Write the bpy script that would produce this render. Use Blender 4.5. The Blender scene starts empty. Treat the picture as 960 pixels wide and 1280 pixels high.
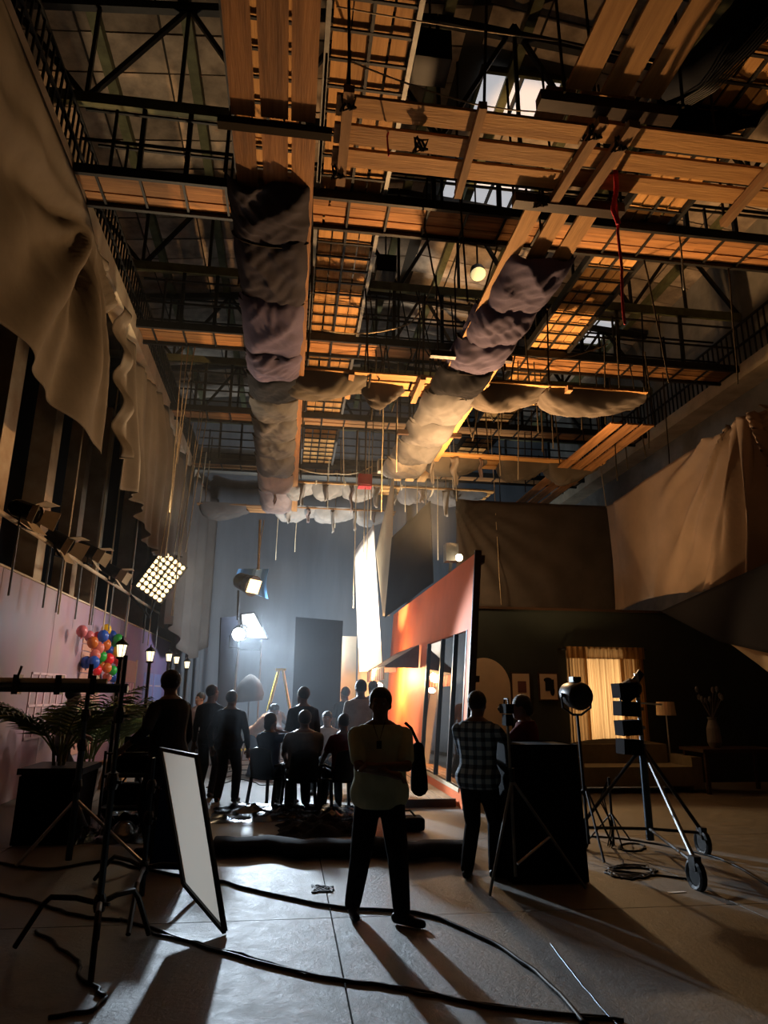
import bpy, bmesh, math, random
from mathutils import Vector, Matrix, noise
random.seed(7)
S = bpy.context.scene
COL = S.collection
V = Vector
PI = math.pi
rad = math.radians

# ---------------------------------------------------------------- camera
F = 850.0; YAW = rad(7.7); PITCH = rad(15.1); ROLL = rad(0.5); EYE = V((0, 0, 1.68))
FW = V((math.sin(YAW)*math.cos(PITCH), math.cos(YAW)*math.cos(PITCH), math.sin(PITCH)))
_r0 = V((math.cos(YAW), -math.sin(YAW), 0)); _u0 = _r0.cross(FW)
RT = _r0*math.cos(ROLL) + _u0*math.sin(ROLL); UP = -_r0*math.sin(ROLL) + _u0*math.cos(ROLL)
cam_data = bpy.data.cameras.new('camera'); cam = bpy.data.objects.new('camera', cam_data); COL.objects.link(cam)
cam_data.sensor_fit = 'VERTICAL'; cam_data.sensor_height = 36.0; cam_data.lens = 36.0*F/1280.0
cam_data.clip_start = 0.05; cam_data.clip_end = 200
cam.matrix_world = Matrix(((RT.x, UP.x, -FW.x, EYE.x), (RT.y, UP.y, -FW.y, EYE.y), (RT.z, UP.z, -FW.z, EYE.z), (0, 0, 0, 1)))
S.camera = cam

def at(px, py, axis, val):
    """the point of the world plane axis=val seen at a pixel of the 960x1280 frame"""
    d = FW + RT*((px-480)/F) + UP*((640-py)/F)
    return EYE + d*((val-EYE[axis])/d[axis])
def atx(px, py, v): return at(px, py, 0, v)
def aty(px, py, v): return at(px, py, 1, v)
def atz(px, py, v): return at(px, py, 2, v)

# ---------------------------------------------------------------- world, exposure, lights
S.view_settings.view_transform = 'Standard'; S.view_settings.look = 'None'
S.view_settings.exposure = 0.0; S.view_settings.gamma = 1.0
try: S.view_settings.use_curve_mapping = False
except Exception: pass
S.cycles.use_denoising = True
S.cycles.max_bounces = 6; S.cycles.diffuse_bounces = 3; S.cycles.glossy_bounces = 3
S.cycles.transmission_bounces = 4; S.cycles.volume_bounces = 0; S.cycles.transparent_max_bounces = 8
S.cycles.sample_clamp_indirect = 3.0
S.cycles.caustics_reflective = False; S.cycles.caustics_refractive = False
wd = bpy.data.worlds.new('hall_dim'); S.world = wd; wd.use_nodes = True
wd.node_tree.nodes['Background'].inputs[0].default_value = (0.05, 0.055, 0.06, 1)
wd.node_tree.nodes['Background'].inputs[1].default_value = 0.15

def light(name, kind, loc, target, power, color, radius=0.1, angle=60, blend=0.4, size=None, parent=None):
    ld = bpy.data.lights.new(name, kind); ld.energy = power; ld.color = color
    if kind == 'SPOT':
        ld.spot_size = rad(angle); ld.spot_blend = blend; ld.shadow_soft_size = radius
    elif kind == 'POINT': ld.shadow_soft_size = radius
    elif kind == 'AREA': ld.shape = 'RECTANGLE'; ld.size, ld.size_y = size; ld.spread = rad(angle if angle != 60 else 180)
    o = bpy.data.objects.new(name, ld); COL.objects.link(o)
    o.location = loc
    if target is not None:
        d = V(target)-V(loc); o.rotation_euler = d.to_track_quat('-Z', 'Y').to_euler()
    return o
WARM = (1.0, 0.62, 0.30); ORNG = (1.0, 0.56, 0.24); TUNG = (1.0, 0.72, 0.42); COOL = (0.70, 0.85, 1.0)
HMI = aty(298, 793, 17.0)                # the blue-white lamp at the back of the stage
light('back_lamp_beam', 'SPOT', HMI+V((0.02, -0.35, 0)), (3.7, 5.0, 0.2), 4800, COOL, 0.12, 47, 0.35)
light('back_wall_wash', 'SPOT', (0.2, 19.6, 2.6), (0.4, 25.7, 5.2), 1900, COOL, 0.3, 150, 0.8)  # added wash with no lamp in view, brightens the back curtain
light('back_lamp_spill', 'POINT', HMI+V((0.25, 1.0, 0.5)), None, 150, COOL, 0.25)
light('sheet_lamp', 'SPOT', (1.55, 17.3, 2.2), (2.0, 18.4, 4.6), 2000, (1.0, 0.93, 0.8), 0.1, 75, 0.4)
light('terrace_lamp', 'POINT', (2.15, 17.4, 2.25), None, 900, WARM, 0.12)
light('set_up_fill', 'SPOT', (3.3, 12.9, 4.55), (1.6, 10.7, 9.0), 2900, ORNG, 0.10, 165, 0.5)  # unseen up-light above the orange wall, lights the plank undersides
light('right_up_fill', 'SPOT', (4.6, 12.6, 1.2), (6.6, 11.9, 7.0), 750, ORNG, 0.15, 92, 0.9)  # unseen up-light behind the orange wall, added for right catwalk and drape
light('wall_top_lamp', 'SPOT', (3.35, 12.7, 4.25), (5.8, 6.0, 0.0), 620, WARM, 0.08, 80, 0.4)
light('bulb_panel_light', 'SPOT', (-2.75, 16.6, 4.45), (1.5, 12.5, 3.0), 200, TUNG, 0.35, 95, 0.7)
light('curtain_backlight', 'AREA', (6.52, 14.75, 1.65), (6.52, 13.5, 1.65), 75, (1.0, .80, .56), size=(1.4, 1.75))
light('panel_reflected_light', 'AREA', aty(319, 785, 17.3), (0.4, 15.2, 0.9), 200, COOL, angle=80, size=(.6, .6))
light('backing_fill', 'POINT', (4.0, 15.9, 4.35), None, 45, WARM, 0.1)  # point light added for the canvas backing, no lamp stands there
light('wall_top_spill', 'POINT', (3.75, 13.3, 4.55), None, 55, WARM, 0.15)
light('left_up_fill', 'SPOT', (-2.4, 13.2, 4.7), (-1.9, 9.3, 12.4), 620, TUNG, 0.2, 80, 0.8)  # unseen light added to brighten the upper left roof
light('left_drape_fill', 'SPOT', (0.4, 12.5, 2.2), (-3.4, 11.5, 5.6), 300, (1.0, 0.74, 0.5), 0.25, 80, 0.9)  # fill for the left drapes from an unseen source
light('pink_wall_fill', 'SPOT', (0.2, 14.5, 4.4), (-4.3, 14.6, 1.4), 640, (1.0, 0.87, 0.72), 0.25, 85, 0.9)  # unseen mid-stage fill that brightens the pink backdrop

# ---------------------------------------------------------------- materials
def mat(name, color, rough=0.7, metal=0.0, var=0.0, scale=3.0, color2=None, bump=0.0, bscale=20.0, stretch=None,
        emit=None, spec=0.4, island=0.0, sheen=0.0, trans=0.0):
    m = bpy.data.materials.new(name); m.use_nodes = True
    nt = m.node_tree; b = nt.nodes['Principled BSDF']
    b.inputs['Base Color'].default_value = (*color, 1); b.inputs['Roughness'].default_value = rough
    b.inputs['Metallic'].default_value = metal
    b.inputs['Specular IOR Level'].default_value = spec
    if trans: b.inputs['Transmission Weight'].default_value = trans
    if emit:
        b.inputs['Emission Color'].default_value = (*emit[0], 1); b.inputs['Emission Strength'].default_value = emit[1]
    if rough >= 0.85: b.inputs['Specular IOR Level'].default_value = min(spec, 0.06)
    L = nt.links.new
    if var or color2 or bump or island:
        tc = nt.nodes.new('ShaderNodeTexCoord'); mp = nt.nodes.new('ShaderNodeMapping')
        L(tc.outputs['Object'], mp.inputs['Vector'])
        oi = nt.nodes.new('ShaderNodeObjectInfo')
        ad = nt.nodes.new('ShaderNodeVectorMath'); ad.operation = 'MULTIPLY_ADD'
        L(oi.outputs['Random'], ad.inputs[0]); ad.inputs[1].default_value = (17, 31, 7); L(tc.outputs['Object'], ad.inputs[2])
        L(ad.outputs[0], mp.inputs['Vector'])
        if stretch: mp.inputs['Scale'].default_value = stretch
        n = nt.nodes.new('ShaderNodeTexNoise'); n.inputs['Scale'].default_value = scale; n.inputs['Detail'].default_value = 6
        n.inputs['Roughness'].default_value = 0.62
        L(mp.outputs[0], n.inputs['Vector'])
        ramp = nt.nodes.new('ShaderNodeValToRGB')
        c2 = color2 or tuple(max(0, c*(1-var)) for c in color)
        ramp.color_ramp.elements[0].position = 0.33; ramp.color_ramp.elements[1].position = 0.67
        ramp.color_ramp.elements[0].color = (*c2, 1); ramp.color_ramp.elements[1].color = (*color, 1)
        L(n.outputs['Fac'], ramp.inputs[0])
        out = ramp.outputs[0]
        if island:
            hv = nt.nodes.new('ShaderNodeHueSaturation')
            mr = nt.nodes.new('ShaderNodeMapRange'); L(oi.outputs['Random'], mr.inputs[0])
            mr.inputs[3].default_value = 1-island; mr.inputs[4].default_value = 1+island*0.6
            L(mr.outputs[0], hv.inputs['Value']); L(out, hv.inputs['Color']); out = hv.outputs[0]
        L(out, b.inputs['Base Color'])
        if bump:
            n2 = nt.nodes.new('ShaderNodeTexNoise'); n2.inputs['Scale'].default_value = bscale; n2.inputs['Detail'].default_value = 4
            L(mp.outputs[0], n2.inputs['Vector'])
            bp = nt.nodes.new('ShaderNodeBump'); bp.inputs['Strength'].default_value = bump; bp.inputs['Distance'].default_value = 0.02
            L(n2.outputs['Fac'], bp.inputs['Height']); L(bp.outputs[0], b.inputs['Normal'])
    return m

M = dict(
 wood=mat('plank_wood', (0.46, 0.22, 0.075), 0.75, color2=(0.22, 0.10, 0.035), scale=2.2, stretch=(0.5, 7, 7), bump=0.25, bscale=9, island=0.35),
 wood_pale=mat('plank_wood_pale', (0.56, 0.305, 0.10), 0.75, color2=(0.36, 0.18, 0.055), scale=2.0, stretch=(0.5, 6, 6), bump=0.3, bscale=9, island=0.25),
 batten=mat('batten_wood', (0.36, 0.20, 0.085), 0.8, var=0.4, scale=3, stretch=(4, 0.6, 4)),
 steel=mat('dark_steel', (0.022, 0.021, 0.02), 0.55, 0.4, var=0.5, scale=6),
 steel_grey=mat('grey_steel', (0.22, 0.22, 0.21), 0.5, 0.5, var=0.4, scale=5),
 olive=mat('olive_painted_steel', (0.15, 0.155, 0.075), 0.65, 0.1, var=0.45, scale=4),
 roof=mat('roof_sheet', (0.50, 0.40, 0.30), 0.9, color2=(0.18, 0.145, 0.115), scale=1.7, bump=0.3, bscale=5, island=0.45),
 conc=mat('wall_concrete', (0.30, 0.28, 0.24), 0.9, var=0.4, scale=1.2, bump=0.2, bscale=8),
 ledge=mat('ledge_plaster', (0.62, 0.50, 0.34), 0.85, var=0.35, scale=1.6, bump=0.2, bscale=9),
 column=mat('column_plaster', (0.50, 0.40, 0.27), 0.85, color2=(0.33, 0.22, 0.13), scale=1.5, bump=0.15, bscale=7),
 dark=mat('dark_wall', (0.010, 0.011, 0.012), 0.9),
 backwall=mat('back_wall_cloth', (0.115, 0.125, 0.135), 0.92, var=0.25, scale=0.8, stretch=(3, 3, .4)),
 canvas=mat('brown_grey_canvas', (0.130, 0.112, 0.090), 0.92, var=0.3, scale=1.1, bump=0.15, bscale=14),
 canvas_dk=mat('dark_canvas', (0.105, 0.09, 0.078), 0.92, var=0.3, scale=1.2),
 canvas_tan=mat('tan_canvas', (0.27, 0.205, 0.155), 0.92, var=0.22, scale=1.0, bump=0.12, bscale=14),
 purple=mat('purple_grey_cloth', (0.115, 0.10, 0.16), 0.85, var=0.35, scale=1.4, bump=0.15, bscale=10),
 greycloth=mat('grey_cloth', (0.12, 0.118, 0.122), 0.9, var=0.35, scale=1.4, bump=0.15, bscale=10),
 pinkcloth=mat('faded_pink_cloth', (0.27, 0.21, 0.195), 0.9, var=0.4, scale=1.6),
 palecloth=mat('pale_dusty_cloth', (0.32, 0.29, 0.255), 0.9, var=0.4, scale=2),
 purple_shaded=mat('shaded_purple_cloth', (0.045, 0.04, 0.05), 0.85, var=0.35, scale=1.4),  # the purple cloth with shade under the planks put into its colour
 black=mat('black_cloth', (0.008, 0.008, 0.010), 0.9),
 blackflat=mat('black_flat_cloth', (0.014, 0.016, 0.022), 0.85),
 blackmetal=mat('black_metal', (0.012, 0.012, 0.013), 0.4, 0.3),
 blackplastic=mat('black_plastic', (0.009, 0.010, 0.012), 0.5, var=0.3, scale=8, spec=.2),
 chrome=mat('worn_chrome', (0.55, 0.56, 0.58), 0.28, 0.9),
 blue_steel=mat('bluish_stand_steel', (0.06, 0.09, 0.12), 0.35, 0.7),
 rope=mat('rope_fibre', (0.55, 0.45, 0.30), 0.9, var=0.3, scale=20),
 rope_dk=mat('rope_dark', (0.035, 0.028, 0.02), 0.9),
 rope_red=mat('rope_red', (0.55, 0.02, 0.05), 0.8),
 white_sheet=mat('white_sheet', (0.88, 0.87, 0.84), 0.85, var=0.05, scale=2),
 white_board=mat('reflector_white', (0.72, 0.69, 0.63), 0.6, var=0.12, scale=2.5),
 orange=mat('orange_wall_paint', (0.80, 0.17, 0.04), 0.6, spec=.2, var=0.14, scale=1.5),
 greenwall=mat('dark_green_wall_paint', (0.022, 0.032, 0.028), 0.75, var=0.2, scale=2),
 cream=mat('cream_paint', (0.62, 0.50, 0.33), 0.75, var=0.15, scale=2),
 yellow=mat('yellow_ladder', (0.80, 0.56, 0.04), 0.45, var=0.1, scale=5),
 bluegel=mat('blue_gel', (0.18, 0.42, 0.72), 0.35),
 blueflag=mat('navy_flag_cloth', (0.010, 0.022, 0.075), 0.85),
 greenleaf=mat('palm_green', (0.14, 0.20, 0.05), 0.55, var=0.5, scale=5, island=0.2),
 yellowleaf=mat('palm_yellow_green', (0.32, 0.34, 0.05), 0.55, var=0.4, scale=5),
 stem=mat('palm_stem', (0.14, 0.14, 0.05), 0.6, var=0.3, scale=9),
 pot=mat('grey_pot', (0.16, 0.15, 0.14), 0.7, var=0.3, scale=6),
 skin=mat('brown_skin', (0.13, 0.065, 0.04), 0.5, var=0.15, scale=9),
 skin_lt=mat('tan_skin', (0.32, 0.16, 0.10), 0.5, var=0.12, scale=9),
 hair=mat('black_hair', (0.008, 0.007, 0.007), 0.6, bump=0.6, bscale=120),
 eye=mat('eye_white', (0.22, 0.20, 0.18), 0.25),
 sofa=mat('sofa_cloth', (0.24, 0.22, 0.15), 0.9, var=0.2, scale=6),
 lampshade=mat('lamp_shade_cloth', (0.66, 0.52, 0.34), 0.8),
 darkwood=mat('dark_wood', (0.05, 0.026, 0.014), 0.5, var=0.4, scale=4, stretch=(1, 6, 6)),
 red=mat('red_fabric', (0.42, 0.03, 0.03), 0.8, var=0.2, scale=8),
 awning=mat('slate_awning', (0.11, 0.07, 0.05), 0.7, var=0.3, scale=6),
)
def emat(name, color, strength):
    return mat(name, color, 0.5, emit=(color, strength))
M['bulb_hmi'] = emat('lamp_glow_cool', (0.75, 0.9, 1.0), 60)
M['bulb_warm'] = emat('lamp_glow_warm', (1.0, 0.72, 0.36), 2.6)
M['bulb_hot'] = emat('lamp_glow_hot', (1.0, 0.8, 0.5), 25)
M['lantern'] = emat('lantern_glass', (1.0, 0.82, 0.50), 2.2)
M['skylight'] = emat('skylight_glass', (0.80, 0.81, 0.85), 0.55)

# ---------------------------------------------------------------- mesh helpers
class MB:
    def __init__(s): s.v = []; s.f = []
    def add(s, vs, fs):
        n = len(s.v); s.v += [V(p) for p in vs]; s.f += [tuple(i+n for i in f) for f in fs]; return s
    def box(s, c, d, rot=None):
        c = V(c); x, y, z = d[0]/2, d[1]/2, d[2]/2
        p = [V(q) for q in ((-x,-y,-z),(x,-y,-z),(x,y,-z),(-x,y,-z),(-x,-y,z),(x,-y,z),(x,y,z),(-x,y,z))]
        if rot is not None: p = [rot @ q for q in p]
        return s.add([q+c for q in p], [(0,3,2,1),(4,5,6,7),(0,1,5,4),(1,2,6,5),(2,3,7,6),(3,0,4,7)])
    def bb(s, x0, x1, y0, y1, z0, z1):
        return s.box(((x0+x1)/2, (y0+y1)/2, (z0+z1)/2), (abs(x1-x0), abs(y1-y0), abs(z1-z0)))
    def bar(s, p, q, w, h=None):
        """square-section bar"""
        p = V(p); q = V(q); d = q-p; h = h or w
        if d.length < 1e-6: return s
        return s.box((p+q)/2, (d.length, w, h), frame(d))
    def tube(s, pts, r, n=6, caps=True):
        pts = [V(p) for p in pts]; m = len(pts)
        rs = r if isinstance(r, (list, tuple)) else [r]*m
        vs = []; fs = []
        t0 = (pts[1]-pts[0]).normalized()
        a = V((0, 0, 1)) if abs(t0.z) < 0.9 else V((1, 0, 0))
        nrm = t0.cross(a).normalized()
        for i in range(m):
            t = (pts[min(i+1, m-1)]-pts[max(i-1, 0)])
            t = t.normalized() if t.length > 1e-9 else t0
            nrm = (nrm - t*nrm.dot(t)); nrm = nrm.normalized() if nrm.length > 1e-6 else t.orthogonal().normalized()
            b = t.cross(nrm)
            for k in range(n):
                th = 2*PI*k/n
                vs.append(pts[i]+(nrm*math.cos(th)+b*math.sin(th))*rs[i])
        for i in range(m-1):
            for k in range(n):
                k2 = (k+1) % n
                fs.append((i*n+k, i*n+k2, (i+1)*n+k2, (i+1)*n+k))
        if caps: fs.append(tuple(range(n-1, -1, -1))); fs.append(tuple((m-1)*n+k for k in range(n)))
        return s.add(vs, fs)
    def lathe(s, prof, n=16, c=(0, 0, 0), axis=None):
        """profile of (radius, height) about z, or about axis"""
        c = V(c); R = V((0, 0, 1)).rotation_difference(V(axis)).to_matrix() if axis is not None else Matrix.Identity(3)
        vs = []; fs = []
        for r, z in prof:
            for k in range(n):
                th = 2*PI*k/n; vs.append(R @ V((r*math.cos(th), r*math.sin(th), z)) + c)
        for i in range(len(prof)-1):
            for k in range(n):
                k2 = (k+1) % n; fs.append((i*n+k, i*n+k2, (i+1)*n+k2, (i+1)*n+k))
        fs.append(tuple(range(n-1, -1, -1))); fs.append(tuple((len(prof)-1)*n+k for k in range(n)))
        return s.add(vs, fs)
    def ball(s, c, r, n=12, m=8):
        c = V(c); r = V(r) if not isinstance(r, (int, float)) else V((r, r, r))
        vs = [c+V((0, 0, -r.z))]; fs = []
        for i in range(1, m):
            ph = -PI/2+PI*i/m
            for k in range(n):
                th = 2*PI*k/n
                vs.append(c+V((r.x*math.cos(ph)*math.cos(th), r.y*math.cos(ph)*math.sin(th), r.z*math.sin(ph))))
        vs.append(c+V((0, 0, r.z))); top = len(vs)-1
        for k in range(n): fs.append((0, 1+(k+1) % n, 1+k))
        for i in range(m-2):
            for k in range(n):
                k2 = (k+1) % n; a = 1+i*n
                fs.append((a+k, a+k2, a+n+k2, a+n+k))
        a = 1+(m-2)*n
        for k in range(n): fs.append((a+k, a+(k+1) % n, top))
        return s.add(vs, fs)
    def limb(s, p, q, r0, r1, n=12, flat=1.0, fax=None):
        """tapered limb with rounded ends"""
        p = V(p); q = V(q); d = (q-p); L = d.length
        if L < 1e-6: return s.ball(p, r0, n)
        d.normalize()
        pts = []; rs = []
        for a in (-80, -50, -20): pts.append(p+d*(r0*math.sin(rad(a)))); rs.append(r0*math.cos(rad(a)))
        for t in (0.15, 0.4, 0.65, 0.9): pts.append(p+d*(L*t)); rs.append(r0+(r1-r0)*t)
        for a in (20, 50, 80): pts.append(q+d*(r1*math.sin(rad(a)))); rs.append(r1*math.cos(rad(a)))
        return s.tube(pts, rs, n)
    def prism(s, poly, thick):
        """flat polygon (3D points) given thickness along its normal"""
        poly = [V(p) for p in poly]; n = (poly[1]-poly[0]).cross(poly[2]-poly[0]).normalized()*thick/2
        k = len(poly); vs = [p+n for p in poly]+[p-n for p in poly]
        fs = [tuple(range(k)), tuple(range(2*k-1, k-1, -1))]+[(i, k+i, k+(i+1) % k, (i+1) % k) for i in range(k)]
        return s.add(vs, fs)
    def sheet(s, fn, nu, nv, thick=0.0):
        """grid fn(u,v)->point, u,v in 0..1"""
        vs = [V(fn(i/nu, j/nv)) for j in range(nv+1) for i in range(nu+1)]
        fs = [(j*(nu+1)+i, j*(nu+1)+i+1, (j+1)*(nu+1)+i+1, (j+1)*(nu+1)+i) for j in range(nv) for i in range(nu)]
        return s.add(vs, fs)
    def build(s, name, m, parent=None, smooth=False, world=True, **tags):
        """link as ONE object; coordinates are world coordinates (world=True) or local to the parent"""
        org = V((0, 0, 0))
        if parent is None:
            xs = [p.x for p in s.v]; ys = [p.y for p in s.v]; zs = [p.z for p in s.v]
            org = V(((min(xs)+max(xs))/2, (min(ys)+max(ys))/2, min(zs)))
        elif world:
            org = base_of(parent)
        me = bpy.data.meshes.new(name); me.from_pydata([p-org for p in s.v], [], s.f); me.update()
        if smooth: me.polygons.foreach_set('use_smooth', [True]*len(me.polygons))
        if m is not None: me.materials.append(m)
        o = bpy.data.objects.new(name, me); COL.objects.link(o)
        if parent is None: o.location = org
        else: o.parent = parent
        for k, v in tags.items(): o[k] = v
        return o
def frame(d):
    d = V(d).normalized(); a = V((0, 0, 1)) if abs(d.z) < 0.98 else V((0, 1, 0))
    y = a.cross(d).normalized(); z = d.cross(y)
    return Matrix((d, y, z)).transposed()
def base_of(o):
    p = V((0, 0, 0))
    while o is not None: p += o.location; o = o.parent
    return p
def solid(o, t):
    md = o.modifiers.new('thick', 'SOLIDIFY'); md.thickness = t; md.offset = 0
    return o
def thing(name, label, cat, loc=(0, 0, 0), rz=0, group=None):
    o = bpy.data.objects.new(name, None); COL.objects.link(o); o.location = loc; o.rotation_euler = (0, 0, rz)
    o.empty_display_size = 0.1
    o['label'] = label; o['category'] = cat
    if group: o['group'] = group
    return o
def tag(o, label, cat, group=None):
    o['label'] = label; o['category'] = cat
    if group: o['group'] = group
    return o
def inst(name, me, parent, loc, rot=(0, 0, 0), scale=None):
    o = bpy.data.objects.new(name, me); COL.objects.link(o); o.parent = parent
    o.location = loc; o.rotation_euler = rot
    if scale: o.scale = scale
    return o
def meshdata(mb, name, m, smooth=False):
    me = bpy.data.meshes.new(name); me.from_pydata([tuple(p) for p in mb.v], [], mb.f); me.update(); me.materials.append(m)
    if smooth: me.polygons.foreach_set('use_smooth', [True]*len(me.polygons))
    return me
def copy_tree(o, parent=None):
    c = o.copy(); COL.objects.link(c); c.parent = parent
    for ch in [x for x in o.children]: copy_tree(ch, c)
    return c
def nz(x, y=0.0, z=0.0): return noise.noise(V((x, y, z)))
def struct(name, mb, m, parent=None, smooth=False):
    return mb.build(name, m, parent, smooth, kind='structure') if parent is None else mb.build(name, m, parent, smooth)

# ================================================================ the setting
XL, XR, YB, YF, ROOF = -6.4, 10.6, 26.2, -3.0, 12.6

def floor_material():
    m = bpy.data.materials.new('floor_concrete'); m.use_nodes = True; nt = m.node_tree; L = nt.links.new
    b = nt.nodes['Principled BSDF']
    tc = nt.nodes.new('ShaderNodeTexCoord')
    def nse(sc, det=6, rough=0.6, w=None):
        n = nt.nodes.new('ShaderNodeTexNoise'); n.inputs['Scale'].default_value = sc; n.inputs['Detail'].default_value = det
        n.inputs['Roughness'].default_value = rough; L(tc.outputs['Object'], n.inputs['Vector']); return n
    n1 = nse(0.9); n2 = nse(7, 8, 0.7)
    r1 = nt.nodes.new('ShaderNodeValToRGB'); e = r1.color_ramp.elements
    e[0].position = 0.3; e[0].color = (0.060, 0.054, 0.046, 1); e[1].position = 0.72; e[1].color = (0.17, 0.155, 0.13, 1)
    mx = nt.nodes.new('ShaderNodeMath'); mx.operation = 'MULTIPLY_ADD'; L(n2.outputs['Fac'], mx.inputs[0]); mx.inputs[1].default_value = 0.85
    ms = nt.nodes.new('ShaderNodeMath'); ms.operation = 'MULTIPLY'; L(n1.outputs['Fac'], ms.inputs[0]); ms.inputs[1].default_value = 0.35
    L(ms.outputs[0], mx.inputs[2]); L(mx.outputs[0], r1.inputs[0]); L(r1.outputs[0], b.inputs['Base Color'])
    r2 = nt.nodes.new('ShaderNodeMapRange'); L(n2.outputs['Fac'], r2.inputs[0]); r2.inputs[1].default_value = 0.3; r2.inputs[2].default_value = 0.7
    r2.inputs[3].default_value = 0.42; r2.inputs[4].default_value = 0.62; L(r2.outputs[0], b.inputs['Roughness'])
    bp = nt.nodes.new('ShaderNodeBump'); bp.inputs['Strength'].default_value = 0.55; bp.inputs['Distance'].default_value = 0.02
    n3 = nse(26, 8, 0.75); L(n3.outputs['Fac'], bp.inputs['Height']); L(bp.outputs[0], b.inputs['Normal'])
    return m
M['floor'] = floor_material()
# floor of cast slabs with open joints
fl = struct('floor', MB().bb(XL-.2, XR+.2, YF-.2, YB+.2, -0.30, -0.012), mat('joint_filler', (0.02, 0.018, 0.015), 0.9))
ys = [YF, 0.2, 3.1, 5.95, 8.8, 11.7, 14.6, 17.5, 20.4, 23.3, YB]; xs = [XL, -3.0, 0.42, 3.85, 7.2, XR]
for j in range(len(ys)-1):
    for i in range(len(xs)-1):
        MB().bb(xs[i]+.006, xs[i+1]-.006, ys[j]+.006, ys[j+1]-.006, -0.06, 0.0).build('floor_slab', M['floor'], fl)
struct('wall_back', MB().bb(XL-.2, XR+.2, YB, YB+.25, 0, 13.6), M['backwall'])
struct('wall_left', MB().bb(XL-.25, XL, YF, YB, 0, ROOF+.2), M['dark'])
struct('wall_right', MB().bb(XR, XR+.25, YF, YB, 0, ROOF+.2), M['conc'])
struct('wall_front', MB().bb(XL-.2, XR+.2, YF-.25, YF, 0, 13.6), M['dark'])
# roof deck and its sheets; the ridge runs along the hall
RX = 3.3
def roofz(x): return ROOF + 0.9*(1-abs(x-RX)/(XR-RX+.3))
ce = MB().prism([(XL-.2, YF, roofz(XL)+.25), (RX, YF, ROOF+1.15), (XR+.3, YF, roofz(XR)+.25), (XR+.3, YF, roofz(XR)+.35), (RX, YF, ROOF+1.3), (XL-.2, YF, roofz(XL)+.35)], 0.01)
ce = MB()
for x0, x1 in ((XL-.3, RX), (RX, XR+.3)):
    ce.add([(x0, YF-.2, roofz(x0)+.12), (x1, YF-.2, roofz(x1)+.12), (x1, YB+.2, roofz(x1)+.12), (x0, YB+.2, roofz(x0)+.12),
            (x0, YF-.2, roofz(x0)+.3), (x1, YF-.2, roofz(x1)+.3), (x1, YB+.2, roofz(x1)+.3), (x0, YB+.2, roofz(x0)+.3)],
           [(0,3,2,1),(4,5,6,7),(0,1,5,4),(1,2,6,5),(2,3,7,6),(3,0,4,7)])
ceil = struct('ceiling', ce, mat('roof_underside', (0.05, 0.045, 0.038), 0.95))
PW, PD = 1.36, 0.80
panel = meshdata(MB().box((0, 0, 0), (PW-.03, PD-.03, 0.03)), 'roof_panel', M['roof'])
SKY = [(3.2, 4.9, 10.1, 11.2), (3.1, 5.5, 12.5, 14.7), (7.8, 9.6, 17.4, 19.0)]
slope_l = math.atan2(0.9, XR-RX+.3)
nx = 0
x = RX-PW*6.5
for i in range(12):
    px_ = RX + (i-5.5)*PW*1.0 - 0.55
    if px_ > XR: continue
    for j in range(25):
        py_ = 5.4 + j*PD
        if any(a-.5 < px_ < b+.5 and c-.4 < py_ < d+.4 for a, b, c, d in SKY): continue
        a = -slope_l if px_ < RX else slope_l
        inst('roof_panel', panel, ceil, (px_-base_of(ceil).x, py_-base_of(ceil).y, roofz(px_)+.08+random.uniform(-.012, .012)-base_of(ceil).z), (random.uniform(-.006, .006), a, 0))
for k, (a, b, c, d) in enumerate(SKY):
    zc = roofz((a+b)/2)-.02
    w = struct('window_%d' % (k+1), MB().bb(a, b, c, c+.07, zc-.05, zc+.1).bb(a, b, d-.07, d, zc-.05, zc+.1).bb(a, a+.07, c, d, zc-.05, zc+.1).bb(b-.07, b, c, d, zc-.05, zc+.1), M['olive'])
    nb = max(2, int((b-a)/.6))
    for i in range(nb):
        u0 = a+(b-a)*i/nb; u1 = a+(b-a)*(i+1)/nb
        MB().bb(u0+.05, u1-.05, c+.05, d-.05, zc, zc+.03).build('pane', M['skylight'], w)
# purlins under the roof
k = 1
for px_ in (-5.2, -3.7, -2.2, -0.7, 0.8, 2.3, 3.8, 5.3, 6.8, 8.3, 9.8):
    struct('trim_%d' % k, MB().bb(px_-.09, px_+.09, 1.0, YB, roofz(px_)-.14, roofz(px_)+.05), M['olive']); k += 1
# ledges that carry the catwalks, and the lower ledge of the right wall
ledge_l = struct('trim_%d' % k, MB().bb(-3.75, -3.4, 1.0, YB, 8.75, 9.15), M['ledge']); k += 1
ledge_r = struct('trim_%d' % k, MB().bb(10.0, XR, 1.0, YB, 8.78, 9.12), M['ledge']); k += 1
struct('trim_%d' % k, MB().bb(10.3, XR, 1.0, YB, 7.3, 7.62), M['conc']); k += 1
# columns of the left gallery
for px_, w_ in ((37, .42), (84, .34), (112, .46), (158, .34), (178, .42), (-30, .5)):
    p = atx(px_, 690, -4.95)
    c = MB().bb(-5.15, -4.75, p.y-w_/2, p.y+w_/2, 0, 8.75)
    struct('trim_%d' % k, c, M['column']); k += 1
# gallery floor behind the pink flat
struct('trim_%d' % k, MB().bb(XL, -4.75, 1.0, YB, 3.0, 3.2), M['dark']); k += 1

# ================================================================ overhead steel and timber
BARS = {}
def plank_mesh(L, W, m='wood', T=0.035):
    key = (round(L, 2), round(W, 3), m)
    if key not in BARS:
        mb = MB().box((0, 0, 0), (L, W, T))
        BARS[key] = meshdata(mb, 'plank', M[m])
    return BARS[key]
def barm(name, d, m):
    key = (name, tuple(round(t, 3) for t in d), m)
    if key not in BARS: BARS[key] = meshdata(MB().box((0, 0, 0), d), name, M[m])
    return BARS[key]

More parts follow.
